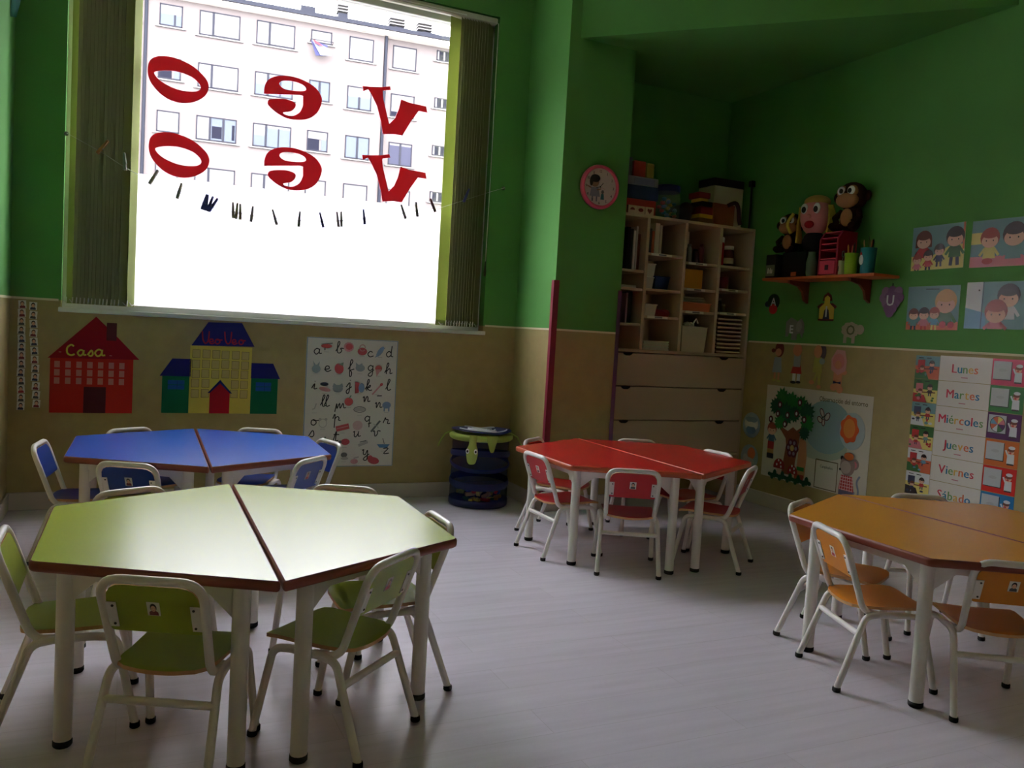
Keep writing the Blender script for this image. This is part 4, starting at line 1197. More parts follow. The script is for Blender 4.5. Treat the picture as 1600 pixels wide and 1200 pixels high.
pic(3.372, 1.243, .01, 'picture sheet with tall blond child beside three small heads on orange strip', d3)
pic(3.010, 1.257, 0, 'picture sheet with dark-haired figure behind red-haired child by a white door', d4)

# ------------------------------------------------------------------ weekday chart
wk = empty('weekday_chart', mw=on_right(3.284, .285), label='laminated Spanish weekday chart with picture strip and coloured cards', cat='chart')
WC = [M((200, 50, 70), .3), M((40, 120, 150), .3), M((110, 150, 90), .3), M((214, 170, 80), .3), M((214, 110, 70), .3), M((40, 110, 160), .3)]
LAM = M((222, 216, 208), .2, .5)
days = ('Lunes', 'Martes', 'Miércoles', 'Jueves', 'Viernes', 'Sábado')
cardc = (M((206, 70, 104), .25), M((70, 130, 76), .25), M((92, 56, 96), .25), M((206, 112, 56), .25), M((206, 50, 46), .25), M((50, 120, 170), .25))
rh = .137
scol = [(K_T, K_O, K_R, K_N, K_G), (K_G, K_Y, K_P, K_DK, K_R), (K_T, K_Y, K_N, K_R, K_W), (K_G, K_Y, K_R, K_T, K_P), (K_W, K_O, K_R, K_B, K_G), (K_W, K_Y, K_N, K_R, K_DK)]
random.seed(9)
for i in range(6):
    yt = .822 - i * rh
    # left picture
    sh = .1305
    y1 = .816 - i * sh; y0 = y1 - sh + .002
    o = MB().box(0, .152, y0, y1, 0, .0014, LAM).build('picture_card', wk)
    m = MB(); a, b, c, d, e_ = scol[i]
    m.flat(rc(0, y0, .152, y1), b, .0017); m.flat(rc(0, y0 + sh * .55, .152, y1), a, .0019); m.flat([(.0, y0), (.09, y0), (.07, y0 + .04), (0, y0 + .05)], e_, .0020)
    m.flat(rc(.015, y0 + .06, .06, y0 + .105), c, .0021); m.line([(.02, y0 + .055), (.14, y0 + .058)], .006, K_BR, .0022)
    kid(m, .105, y0 + .085, .016, K_DK, d, .0024, K_N); kid(m, .045, y0 + .060, .013, K_BR, c, .0030, K_N)
    for k in range(5):
        m.flat(ell(random.uniform(.01, .14), y0 + random.uniform(.012, .05), random.uniform(.006, .013), random.uniform(.005, .010), 8), random.choice(scol[i]), .0034 + k * .0002)
    for k in range(2):
        m.line([(.02 + k * .05, y1 - .012), (.05 + k * .05, y1 - .012)], .004, EYE, .0036)
    m.build('picture_print', o)
    # weekday name
    o = MB().box(.154, .455, yt - rh + .003, yt, 0, .0014, LAM).build('day_card', wk)
    m = MB(); text(m, days[i], .066, .305, yt - .088, WC, .0018, 0, .10, True, 1.0, .022, o)
    m.line([(.285, yt - .112), (.325, yt - .112)], .005, M((190, 120, 130), .5), .0018)
    m.build('lettering', o)
    # coloured card with a small figure in white
    o = MB().box(.457, .636, yt - rh + .003, yt, 0, .0014, cardc[i]).build('figure_card', wk)
    m = MB(); y0 = yt - rh
    m.flat(rc(.466, y0 + .030, .562, yt - .014), EYE, .0017); m.flat(rc(.464, y0 + .034, .558, yt - .012), M((190, 194, 196), .25), .0019)
    if i == 2:
        bc = (.514, y0 + .078)
        for k, mt in enumerate((K_P, K_Y, K_O, K_B, K_O, K_W, K_G, cardc[2])):
            m.flat([bc] + ell(bc[0], bc[1], .040, .040, 6, 0, 45 * k, 45 * k + 45), mt, .0021)
        m.line(ell(bc[0], bc[1], .040, .040, 24), .003, EYE, .0024, True)
    else:
        m.flat(ell(.514, y0 + .08, .022, .008), M((172, 174, 176), .3), .0021)
    fx = .598; fy = y0 + .085
    m.flat([(fx - .018, fy - .012), (fx + .018, fy - .012), (fx + .020, fy - .062), (fx - .020, fy - .062)], K_W, .0021); m.line([(fx - .016, fy - .018), (fx - .028, fy + .006)], .009, K_W, .0022); m.flat(rc(fx - .018, fy - .068, fx + .018, fy - .060), K_DK, .0021)
    m.flat(ell(fx, fy, .016, .015, 12), K_SK, .0023); m.flat(ell(fx - .004, fy - .006, .007, .005, 8), K_R, .0025); m.flat(ell(fx, fy + .009, .018, .010, 12), K_BR, .0024); m.flat(ell(fx + .003, fy + .020, .018, .009, 12), K_W, .0026)
    m.build('figure_print', o)

# ------------------------------------------------------------------ nature poster
NP_W, NP_H = .905, .628
np_ = sheet('nature_poster', NP_W, NP_H, on_right(4.456, .212), 'white poster with paper tree, orange sun disc and mouse in checked shirt', 'poster', M((206, 200, 184), .6))
def q_(nx, ny): return nx * NP_W, (1 - ny) * NP_H
m = MB()
m.flat(ell(*q_(.62, .36), .20, .17, 24), M((140, 168, 172), .6), .0018); m.flat(ell(*q_(.55, .55), .24, .10, 24), M((170, 180, 160), .6), .0017)
text(m, 'Observación del entorno', .046, q_(.745, 0)[0], q_(0, .105)[1], M((92, 84, 40), .6), .0021, 0, .08, True, .82, .014)
bx = [q_(.545, .70), q_(.745, .70), q_(.745, .985), q_(.545, .985)]
m.line(bx, .008, M((96, 84, 50), .6), .0021, True); text(m, 'Cumpleaños', .026, q_(.645, 0)[0], q_(0, .775)[1], M((70, 70, 70), .6), .0022, 0, .06, True, .86, .012)
m.build('print', np_)
# tree
BARK = M((140, 78, 54), .8); BARK2 = M((188, 132, 92), .8); LF1 = M((34, 116, 52), .8); LF2 = M((24, 82, 56), .8); FLW = M((92, 30, 48), .8)
m = MB()
cutout(m, [q_(.215, .93), q_(.345, .93), q_(.345, .78), q_(.365, .62), q_(.375, .50), q_(.44, .40), q_(.42, .37), q_(.34, .45), q_(.30, .42), q_(.25, .47), q_(.17, .43), q_(.165, .45), q_(.235, .55), q_(.245, .62)], BARK, .0022)
m.build('tree_trunk', np_)
m = MB(); cutout(m, [q_(.36, .93), q_(.445, .93), q_(.455, .70), q_(.44, .55), q_(.39, .50), q_(.375, .55), q_(.37, .75)], BARK2, .0021); m.flat(rc(*q_(.37, .86), *q_(.44, .82)), LF1, .0045); m.flat(rc(*q_(.35, .96), *q_(.44, .90)), M((170, 60, 50), .7), .0045); m.build('hill', np_)
random.seed(4)
for k, (nx, ny, r_, mt) in enumerate(((.17, .13, .075, LF1), (.115, .22, .065, LF2), (.27, .17, .080, LF1), (.22, .29, .085, LF2), (.36, .18, .072, LF1), (.43, .24, .07, LF2), (.165, .39, .055, LF1), (.44, .36, .065, LF1), (.42, .46, .05, LF2), (.31, .28, .06, LF2))):
    c = q_(nx, ny); pts = []
    n_ = 13
    for j in range(2 * n_):
        a = math.pi * j / n_ + k; rr_ = r_ * (1 if j % 2 == 0 else .72) * random.uniform(.9, 1.05)
        pts.append((c[0] + rr_ * math.cos(a), c[1] + rr_ * math.sin(a)))
    mb2 = MB(); cutout(mb2, pts, mt, .0034 + k * .0006, .001); mb2.build('foliage', np_)
for k, (nx, ny) in enumerate(((.16, .20), (.145, .30), (.075, .37), (.245, .30), (.225, .40), (.335, .27), (.415, .32), (.36, .15))):
    c = q_(nx, ny); mb2 = MB()
    cutout(mb2, ell(*c, .020, .024, 12), FLW, .0105 + k * .0002, .001); mb2.flat(ell(*c, .009, .012, 10), K_W, .0122 + k * .0002); mb2.build('fruit', np_)
c = q_(.31, .64); mb2 = MB()
for j in range(6):
    a = math.pi / 3 * j; p = (c[0] + .034 * math.cos(a), c[1] + .040 * math.sin(a)); cutout(mb2, ell(*p, .024, .027, 12), FLW, .0045 + j * .0001, .001); mb2.flat(ell(*p, .011, .013, 10), M((150, 130, 150), .7), .0062)
mb2.flat(ell(*c, .018, .021, 12), M((206, 176, 110), .7), .0066); mb2.build('flower', np_)
for (nx, ny, r_) in ((.19, .87, .052), (.33, .90, .046)):
    c = q_(nx, ny); mb2 = MB()
    cutout(mb2, [(c[0] - .016, c[1]), (c[0] + .016, c[1]), (c[0] + .022, c[1] - .055), (c[0] - .022, c[1] - .055)], M((206, 176, 150), .7), .0040, .001)
    cutout(mb2, ell(c[0], c[1], r_, r_ * 1.1, 16, 0, -10, 190), M((150, 36, 42), .7), .0052, .001)
    for (dx, dy) in ((-.02, .015), (.015, .03), (.02, .005), (-.005, .045)): mb2.flat(ell(c[0] + dx, c[1] + dy, .007, .009, 8), K_W, .0066)
    mb2.build('mushroom', np_)
m = MB()
for k in range(16): 
    nx = .10 + k * .027; ny = .955 + .018 * math.sin(k * 2.1)
    m.flat(ell(*q_(nx, ny + .012), .018, .014 + .008 * (k % 3), 10), LF2, .0072 + k * .0001)
m.build('grass_strip', np_)
m = MB(); c = q_(.085, .48); kid(m, c[0], c[1], .040, K_RD, M((90, 120, 150), .7), .0025); m.flat(rc(c[0] - .03, c[1] - .135, c[0] + .03, c[1] - .083), K_R, .0040); m.flat(rc(c[0] - .03, c[1] - .165, c[0] + .03, c[1] - .135), K_BL, .0040); m.flat(rc(c[0] - .032, c[1] - .20, c[0] + .032, c[1] - .165), K_N, .0040); m.build('child_print', np_)
m = MB()
for (dx, dy, rx, ry, rt_) in ((-.015, .03, .014, .03, .5), (.03, .01, .018, .028, -.6), (-.03, -.015, .016, .024, .9), (.0, -.03, .012, .022, .1)):
    c = q_(.585, .27); m.line(ell(c[0] + dx, c[1] + dy, rx, ry, 12, rt_), .006, FLW, .0026, True); m.flat(ell(c[0] + dx, c[1] + dy, rx * .8, ry * .8, 12, rt_), M((190, 180, 176), .7), .0024)
m.line([(c[0] - .02, c[1] - .01), (c[0] + .02, c[1] + .02)], .007, EYE, .0028); m.build('butterfly', np_)
m = MB(); c = q_(.835, .36)
cutout(m, ell(c[0] + .01, c[1], .098, .115, 28), M((176, 190, 192), .3), .002, .002); m.build('sun_disc', np_)
m = MB()
pts = [(c[0] - .012 + (.070 + .006 * math.cos(7 * a)) * math.cos(a), c[1] + .01 + (.084 + .006 * math.cos(7 * a)) * math.sin(a)) for a in [2 * math.pi * k / 42 for k in range(42)]]
m.flat(pts, M((222, 92, 36), .6), .0046); m.flat(ell(c[0] - .012, c[1] + .015, .046, .060, 20), M((226, 140, 60), .6), .005); m.build('sun_print', np_)
m = MB(); c = q_(.83, .70); MO = M((150, 128, 122), .7)
m.flat(ell(c[0] - .045, c[1] + .04, .014, .016), EYE, .0022)
m.flat(ell(c[0] + .055, c[1] + .015, .032, .034), MO, .0022); m.flat(ell(c[0] + .052, c[1] + .012, .020, .022), K_P, .0024); m.flat(ell(c[0], c[1], .058, .066), MO, .0026); m.flat(ell(c[0] - .012, c[1] - .012, .040, .040), M((178, 160, 150), .7), .0028)
m.flat(ell(c[0] + .006, c[1] + .058, .038, .024, 16), M((206, 110, 50), .7), .0030); m.flat(ell(c[0] - .055, c[1] - .03, .008), EYE, .003)
m.flat([(c[0] - .045, c[1] - .062), (c[0] + .045, c[1] - .062), (c[0] + .062, c[1] - .155), (c[0] - .058, c[1] - .155)], K_R, .0026)
for k in range(5): m.line([(c[0] - .050, c[1] - .075 - k * .019), (c[0] + .054, c[1] - .075 - k * .019)], .004, M((232, 190, 190), .6), .0028)
for k in range(6): m.line([(c[0] - .042 + k * .017, c[1] - .064), (c[0] - .050 + k * .020, c[1] - .155)], .004, M((232, 190, 190), .6), .0029)
m.flat([(c[0] - .056, c[1] - .155), (c[0] + .060, c[1] - .155), (c[0] + .055, c[1] - .205), (c[0] - .055, c[1] - .205)], M((104, 96, 122), .7), .0028)
m.line(spline([(c[0] + .10, c[1] - .05), (c[0] + .08, c[1] - .09), (c[0] + .095, c[1] - .14), (c[0] + .09, c[1] - .18), (c[0] + .06, c[1] - .18), (c[0] + .065, c[1] - .15)], 4), .014, M((130, 140, 165), .7), .0024)
m.build('mouse_print', np_)
# two round weather discs
for (v_, z_, lab, top) in ((4.588, .540, 'round blue and white weather disc on the wall beside the cabinet', 0), (4.585, .312, 'round weather disc with orange sun and cloud, below the blue disc', 1)):
    o = MB().lathe([(.001, 0), (.088, 0), (.09, .002), (.088, .004), (.001, .004)], M((150, 168, 176), .4), seg=28).build('weather_disc', mw=on_right(v_, z_), label=lab, cat='disc')
    m = MB()
    if not top:
        m.flat(ell(0, .01, .070, .055, 20), M((206, 206, 196), .5), .0046); m.flat(ell(0, .04, .060, .022, 18), M((130, 150, 165), .5), .0048); m.flat(ell(0, -.035, .050, .030, 18), M((110, 140, 165), .5), .0048); m.flat(ell(0, .005, .055, .018, 18), M((216, 214, 206), .5), .005)
    else:
        m.flat(ell(.02, .03, .040, .042, 18), M((216, 116, 70), .5), .0046); m.flat(ell(-.01, -.03, .066, .030, 18), M((176, 186, 180), .5), .0048); m.flat(ell(-.04, -.005, .026, .024, 14), M((190, 196, 190), .5), .005)
    m.build('print', o)

# ------------------------------------------------------------------ four paper dolls
def doll(v_, z_, label, parts):
    r_ = empty('paper_doll', mw=on_right(v_, z_), label=label, cat='paper doll', group='paper dolls on the wainscot')
    for k, (nm, pts, mt) in enumerate(parts):
        mb2 = MB(); cutout(mb2, pts, mt, .0008 * k, .0012); mb2.build(nm, r_)
D_SK = M((206, 140, 104), .7); D_GY = M((150, 160, 160), .7); D_RH = M((110, 40, 32), .7); D_PK = M((206, 130, 126), .7); D_YG = M((176, 170, 90), .7)
doll(4.375, .872, 'paper doll with dark red hair and grey dress above the nature poster', [('leg', rc(-.03, 0, -.014, .07), D_SK), ('leg', rc(.008, 0, .024, .07), D_SK), ('shoe', ell(-.025, .005, .018, .008), D_YG), ('shoe', ell(.02, .0, .018, .008), D_YG), ('dress', [(-.045, .055), (.045, .06), (.032, .16), (-.03, .16)], D_GY), ('hair', ell(.012, .215, .042, .052), D_RH), ('face', ell(.004, .195, .028, .026), D_SK), ('hair_tail', ell(-.045, .205, .018, .014), D_RH)])
doll(4.195, .858, 'paper doll with grey vest, red checked skirt and black shoes', [('leg', rc(-.034, .02, -.006, .085), K_W), ('leg', rc(.008, .02, .036, .085), K_W), ('shoe', ell(-.024, .016, .026, .010), EYE), ('shoe', ell(.024, .02, .02, .009), EYE), ('skirt', [(-.05, .075), (.05, .075), (.035, .13), (-.03, .13)], K_R), ('vest', rc(-.028, .12, .032, .20), D_GY), ('head', ell(.0, .232, .040, .042), D_SK)])
doll(4.01, .862, 'paper doll in pale green clothes with grey hair beside the bow doll', [('leg', [(-.04, .03), (-.01, .10), (.01, .10), (-.02, .02)], D_YG), ('leg', [(.0, .10), (.03, .10), (.03, 0), (.012, 0)], D_YG), ('foot', ell(-.045, .025, .022, .014), D_SK), ('foot', ell(.02, .0, .018, .012), D_SK), ('hair', ell(.035, .225, .028, .05), M((96, 84, 96), .7)), ('tunic', [(-.04, .09), (.04, .09), (.03, .19), (-.03, .19)], D_YG), ('sleeve', ell(.035, .165, .024, .02), D_GY), ('head', ell(-.004, .225, .034, .042), D_SK)])
doll(3.84, .848, 'paper doll with pink hood and dark blue bow at the waist', [('foot', ell(-.03, .022, .026, .022), D_SK), ('foot', ell(.022, .012, .026, .024), D_SK), ('body', [(-.035, .02), (.035, .02), (.034, .14), (-.034, .14)], D_SK), ('arm', ell(.05, .12, .022, .016), D_SK), ('hood', [(-.055, .13), (-.06, .2), (-.02, .26), (.045, .255), (.065, .19), (.06, .13), (0, .10)], M((206, 150, 146), .7)), ('hood_face', ell(.0, .185, .046, .05), D_PK), ('face', ell(0, .165, .026, .026), D_SK), ('bow', [(-.03, .045), (-.03, .062), (.0, .056), (.03, .062), (.03, .045), (0, .050)], M((50, 50, 90), .7))])

# ------------------------------------------------------------------ vowel cards
def vowel(ch, v_, z_, label, parts, tx, ty, s_, tm=None):
    r_ = empty('vowel_card', mw=on_right(v_, z_), label=label, cat='letter card', group='vowel cards on the green wall')
    for k, (nm, pts, mt) in enumerate(parts):
        mb2 = MB(); cutout(mb2, pts, mt, .0008 * k, .0014); mb2.build(nm, r_)
    mb2 = MB(); text(mb2, ch, s_, tx, ty, tm or K_W, .0008 * len(parts) + .0012, .02); mb2.build('lettering', r_)
V_DG = M((36, 60, 30), .6); V_GY = M((128, 128, 122), .6); V_SH = M((172, 164, 140), .6); V_PU = M((126, 92, 132), .6); V_YE = M((206, 176, 64), .6); V_BR = M((110, 36, 32), .6)
vowel('A', 4.46, 1.325, 'vowel card A on a dark green and red fruit shape', [('leaf', ell(-.06, .07, .025, .02), M((40, 44, 70), .6)), ('card', ell(.0, .085, .058, .055), V_DG), ('base', ell(.0, .035, .040, .034), M((190, 30, 36), .6))], 0, .06, .075)
EL = [(-.085, .02), (-.06, .02), (-.055, .045), (-.03, .045), (-.028, .0), (.02, .0), (.022, .04), (.05, .045), (.06, .02), (.072, .015), (.075, .045), (.085, .05), (.08, .11), (.055, .145), (.02, .125), (-.04, .15), (-.085, .12)]
vowel('E', 4.24, 1.155, 'vowel card E on a grey elephant shape', [('card', EL, V_GY), ('ear', ell(.035, .09, .026, .036), M((146, 146, 138), .6))], -.03, .045, .075)
vowel('I', 3.975, 1.292, 'vowel card I on a yellow church with red roof', [('steeple_roof', [(-.04, .12), (-.03, .155), (0, .175), (.03, .155), (.04, .12)], V_BR), ('roof', [(-.08, .085), (-.05, .105), (.05, .105), (.08, .085), (.07, .07), (-.07, .07)], V_BR), ('card', [(-.062, 0), (.062, 0), (.062, .075), (.022, .105), (.022, .14), (0, .155), (-.022, .14), (-.022, .105), (-.062, .075)], V_YE), ('door', [(-.028, .004), (.028, .004), (.018, .06), (0, .08), (-.018, .06)], M((40, 40, 66), .6)), ('step', rc(-.065, -.006, .065, .004), V_BR)], 0, .02, .095)
SHP = []
for k in range(26):
    a = 2 * math.pi * k / 26; rr_ = 1 + .07 * math.cos(9 * a); SHP.append((.068 * rr_ * math.cos(a) - .01, .082 + .048 * rr_ * math.sin(a)))
vowel('O', 3.762, 1.15, 'vowel card O on a beige sheep shape', [('leg', rc(-.06, 0, -.035, .05), V_SH), ('leg', rc(.005, 0, .03, .05), V_SH), ('head', ell(.065, .085, .032, .03), V_SH), ('card', SHP, V_SH)], -.005, .052, .085, M((96, 104, 70), .6))
GRP = [('stalk', rc(-.004, .15, .004, .185), V_DG)]
for (gx, gy) in ((-.045, .135), (0, .14), (.045, .135), (-.055, .10), (-.018, .105), (.022, .105), (.058, .10), (-.035, .07), (0, .07), (.036, .07), (-.016, .04), (.018, .04), (0, .015)):
    GRP.append(('grape', ell(gx, gy, .030, .030, 14), V_PU if (gx * 1000) % 2 < 1 else M((140, 110, 146), .6)))
vowel('U', 3.485, 1.325, 'vowel card U on a bunch of purple grapes', GRP, 0, .055, .085)

# ------------------------------------------------------------------ wall shelf and what stands on it
ORG = M((196, 98, 44), .5, var=.08, scale=12)
SZ = 1.553
shf = empty('wall_shelf', (UR, 3.9, 1.535), label='orange wooden wall shelf on two brackets holding toys', cat='shelf')
MB().bbox(-.205, 0, 3.445 - 3.9, 4.36 - 3.9, 0, .018, ORG, .003).build('shelf_board', shf)
for dv in (-.25, .25):
    pts = [(0, dv - .009, 0), (-.17, dv - .009, 0), (-.165, dv - .009, -.02), (-.09, dv - .009, -.035), (-.05, dv - .009, -.07), (-.035, dv - .009, -.12), (0, dv - .009, -.14)]
    MB().prism(pts, (0, .018, 0), M((120, 62, 36), .55)).build('bracket', shf)
def on_shelf(v_, u_=3.92): return (u_, v_, SZ)
# radio and black box
o = MB().bbox(-.06, .06, -.045, .045, 0, .155, BLACK, .004).build('black_radio', mw=on_shelf(4.305, 3.90), label='black box radio with grey front panel at the end of the wall shelf', cat='radio')
m = MB(); m.box(-.0635, -.0605, -.04, .04, .012, .085, M((110, 120, 96), .4)); [m.box(-.065, -.0635, -.02 + k * .012, -.015 + k * .012, .03, .055 + .01 * (k % 2), WHITE) for k in range(4)]; m.build('front_panel', o)
o = MB().bbox(-.07, .07, -.105, .105, 0, .165, M((22, 22, 24), .5), .005).build('black_box', mw=on_shelf(4.135, 3.945), label='large plain black box between radio and glass vase on the shelf', cat='box')
MB().box(-.074, -.0705, -.03, .015, .01, .035, K_O).build('price_tag', o)
MB().lathe([(.026, 0), (.032, .02), (.033, .09), (.024, .13), (.022, .15), (.026, .155), (.022, .156), (.019, .13), (.028, .09), (.026, .01), (.001, .008)], see_through('green_glass', (150, 170, 150), .45), seg=18).build('glass_vase', mw=on_shelf(3.985, 3.88), label='pale glass vase beside the pink drawer box on the shelf', cat='vase')
# pink drawer box
PKB = M((206, 60, 86), .45); PKD = M((150, 24, 46), .5); PKI = M((60, 18, 28), .6)
o = empty('drawer_box', on_shelf(3.80, 3.90), label='pink tiered drawer box with open slots on the wall shelf', cat='box')
m = MB(); m.prism([(-.075, .075, 0), (.075, .075, 0), (.075, .075, .265), (-.04, .075, .265), (-.075, .075, .215)], (0, -.012, 0), PKD); m.prism([(-.075, -.063, 0), (.075, -.063, 0), (.075, -.063, .265), (-.04, -.063, .265), (-.075, -.063, .215)], (0, -.012, 0), PKD); m.box(.063, .075, -.063, .063, 0, .265, PKD); m.build('body', o)
for z in (.095, .15, .185, .22, .258):
    MB().box(-.07 + max(0, z - .215) * .7, .062, -.063, .063, z, z + .006, PKB).build('tier', o)
d = MB().bbox(-.078, .06, -.06, .06, .004, .088, PKB, .003).build('drawer', o); MB().box(-.082, -.078, -.012, .012, .03, .06, PKI).build('drawer_slot', d)
# pots with pens
def pot(name, v_, u_, prof, mat, label, cat, tools):
    o = empty(name, on_shelf(v_, u_), label=label, cat=cat)
    MB().lathe(prof, mat, seg=18).build('pot', o)
    for k, (dx, dy, h, r_, mt) in enumerate(tools):
        MB().tube([(dx * .4, dy * .4, .02), (dx, dy, h), (dx * 1.05, dy * 1.05, h + .012)], [r_, r_, r_ * .3], mt, 6).build('pencil', o)
    return o
cup = lambda r0, r1, h: [(r0, 0), (r1, h), (r1 - .003, h), (r0 - .002, .006), (.001, .006)]
o = pot('scissor_jar', 3.735, 3.865, cup(.028, .030, .085), M((206, 198, 170), .4), 'white patterned jar with scissors and an orange pen on the shelf', 'jar', [(.0, .018, .13, .006, K_O), (.005, -.012, .12, .004, DARK)])
m = MB()
for s_ in (-1, 1): m.tube([(-.004, -.012 + s_ * .006, .09)] + [(-.004, -.012 + s_ * .009 + .009 * math.cos(a), .125 + .018 * math.sin(a)) for a in [math.pi * 2 * k / 10 - 1.57 for k in range(11)]], .0028, M((120, 110, 120), .4), 6)
m.build('scissors', o)
MB().box(-.032, -.029, -.016, .016, .02, .05, K_DK).build('print', o)
pot('pencil_cup', 3.655, 3.865, cup(.034, .039, .125), M((150, 190, 40), .4), 'lime green cup of pencils on the wall shelf', 'cup', [(-.01, .02, .165, .005, M((214, 150, 50), .5)), (.012, -.008, .18, .0045, DARK), (-.006, -.02, .17, .0045, DARK), (.016, .012, .165, .005, K_O)])
o = pot('pencil_tin', 3.545, 3.88, cup(.038, .045, .150), M((40, 130, 140), .35), 'teal printed tin of pencils at the end of the wall shelf', 'tin', [(-.018, .022, .185, .005, M((150, 110, 70), .5)), (.01, -.018, .19, .005, DARK), (.02, .012, .195, .004, M((110, 130, 70), .5)), (-.006, -.024, .185, .005, M((150, 90, 60), .5)), (.0, .004, .21, .003, M((60, 90, 40), .5))])
MB().ball((-.040, .012, .08), (.006, .016, .03), K_W).ball((-.038, .014, .115), (.005, .012, .012), K_R).build('print', o)

# plush toys
FUR = M((58, 34, 24), .95, .05, bump=.3, scale=60); MUZ = M((168, 122, 84), .9, .05); EYW = M((235, 235, 235), .3)
def plush_monkey(v_, u_, z_, s, rz, label, banana=False):
    o = empty('plush_monkey', (u_, v_, z_), rz, label=label, cat='plush toy', group='plush monkeys on the shelf')
    MB().ball((0, 0, .075 * s), (.058 * s, .062 * s, .078 * s), FUR).build('body', o)
    MB().ball((-.05 * s, 0, .080 * s), (.016 * s, .036 * s, .052 * s), MUZ).build('belly', o)
    h = MB().ball((0, 0, .205 * s), (.080 * s, .085 * s, .082 * s), FUR, 18, 12).build('head', o)
    MB().ball((-.055 * s, 0, .178 * s), (.040 * s, .068 * s, .045 * s), MUZ).ball((-.058 * s, .030 * s, .225 * s), (.022 * s, .034 * s, .036 * s), MUZ).ball((-.058 * s, -.030 * s, .225 * s), (.022 * s, .034 * s, .036 * s), MUZ).build('face', h)
    for sg in (-1, 1):
        MB().ball((-.072 * s, sg * .030 * s, .228 * s), (.012 * s, .024 * s, .026 * s), EYW).ball((-.083 * s, sg * .026 * s, .226 * s), (.004 * s, .012 * s, .014 * s), BLACK).build('eye', h)
        MB().ball((.0, sg * .092 * s, .205 * s), (.016 * s, .022 * s, .030 * s), FUR).build('ear', h)
        MB().tube([(-.01 * s, sg * .05 * s, .12 * s), (-.04 * s, sg * .075 * s, .08 * s), (-.065 * s, sg * .05 * s, .05 * s)], .018 * s, FUR, 8).build('arm', o)
        MB().tube([(-.02 * s, sg * .045 * s, .03 * s), (-.08 * s, sg * .06 * s, .02 * s), (-.10 * s, sg * .06 * s, .03 * s)], .021 * s, FUR, 8).build('leg', o)
    if banana:
        MB().tube(spline([(-.10 * s, -.06 * s, .27 * s), (-.105 * s, -.02 * s, .20 * s), (-.10 * s, -.05 * s, .13 * s)], 4), .012 * s, M((206, 180, 70), .6), 7).build('toy_banana', o)
plush_monkey(4.265, 3.955, SZ + .167, .92, .35, 'small brown plush monkey with yellow banana sitting on the black box', True)
plush_monkey(3.775, 3.96, SZ + .267, 1.05, .25, 'big-eyed brown plush monkey sitting on top of the pink drawer box')
o = empty('plush_doll', (3.955, 4.06, SZ + .167), .3, label='plush doll with big pink face, red mouth and yellow hair between the monkeys', cat='plush toy')
MB().ball((.0, 0, .06), (.06, .075, .075), M((30, 28, 36), .9)).build('body', o)
h = MB().ball((0, 0, .225), (.078, .098, .125), M((222, 140, 140), .85), 18, 12).build('head', o)
MB().ball((-.084, 0, .215), (.016, .014, .014), M((222, 140, 140), .85)).build('nose', h)
MB().ball((-.072, 0, .165), (.02, .032, .024), M((170, 20, 40), .8)).build('mouth', h)
for sg in (-1, 1):
    MB().ball((-.068, sg * .042, .265), (.014, .024, .034), EYW).ball((-.080, sg * .040, .258), (.006, .015, .020), BLACK).build('eye', h)
    m = MB()
    for k in range(5): m.tube(spline([(.0, sg * (.085 + .006 * k), .29), (-.02 + .01 * k, sg * (.105 + .004 * k), .20), (-.03 + .012 * k, sg * .10, .10), (-.02 + .012 * k, sg * .108, .06)], 4), .008, M((206, 170, 70), .9), 6)
    m.build('hair', h)
MB().ball((.012, 0, .315), (.074, .085, .045), M((196, 156, 84), .9)).build('hair', h)

# ------------------------------------------------------------------ cubby cabinet with drawers
CB = M((196, 176, 148), .5, .3, var=.02, scale=4)
CU0, CU1, CV0, CV1, CT = 2.835, 4.022, 4.69, 5.055, 1.925
cab = empty('cubby_cabinet', (CU0, CV0, 0), label='cream cabinet with open cubbies above three drawers in the alcove', cat='cabinet')
def cpart(name, u0, u1, v0, v1, z0, z1, mat=CB, parent=None):
    return MB().bbox(u0 - CU0, u1 - CU0, v0 - CV0, v1 - CV0, z0, z1, mat, .002).build(name, parent or cab)
cpart('side_panel', CU0, CU0 + .02, CV0, CV1, 0, CT - .02); cpart('side_panel', CU1 - .02, CU1, CV0, CV1, 0, CT - .02)
cpart('top_panel', CU0, CU1, CV0, CV1, CT - .02, CT)
cpart('back_panel', CU0 + .02, CU1 - .02, CV1 - .008, CV1, .328, CT - .02)
cpart('middle_shelf', CU0 + .02, CU1 - .02, CV0, CV1 - .008, 1.013, 1.033)
cpart('bottom_panel', CU0 + .02, CU1 - .02, CV0, CV1 - .008, .308, .328)
DIV = (3.112, 3.42, 3.717)
for d in DIV: cpart('divider', d, d + .022, CV0 + .002, CV1 - .008, 1.033, CT - .02)
cols = ((CU0 + .02, DIV[0]), (DIV[0] + .022, DIV[1]), (DIV[1] + .022, DIV[2]), (DIV[2] + .022, CU1 - .02))
SHZ = ((1.56, 1.439, 1.205), (1.682, 1.445, 1.263), (1.649, 1.471, 1.316), (1.651, 1.489, 1.324))
LBL = M((226, 222, 210), .5)
for ci, (a, b) in enumerate(cols):
    for k, z in enumerate(SHZ[ci]):
        s_ = cpart('shelf', a, b, CV0 + .012, CV1 - .008, z - .018, z)
        if ci > 0 and k != 1 - (ci == 3) * 1 or ci == 2:
            m = MB(); m.box(a + .03 - CU0, b - .09 - CU0, .0095, .0118, z - .017, z - .001, LBL); m.box(a + .09 - CU0, a + .15 - CU0, .0085, .0094, z - .014, z - .004, M((110, 108, 104), .5)); m.build('shelf_label', s_)
dz = [1.010, .785, .557, .330]
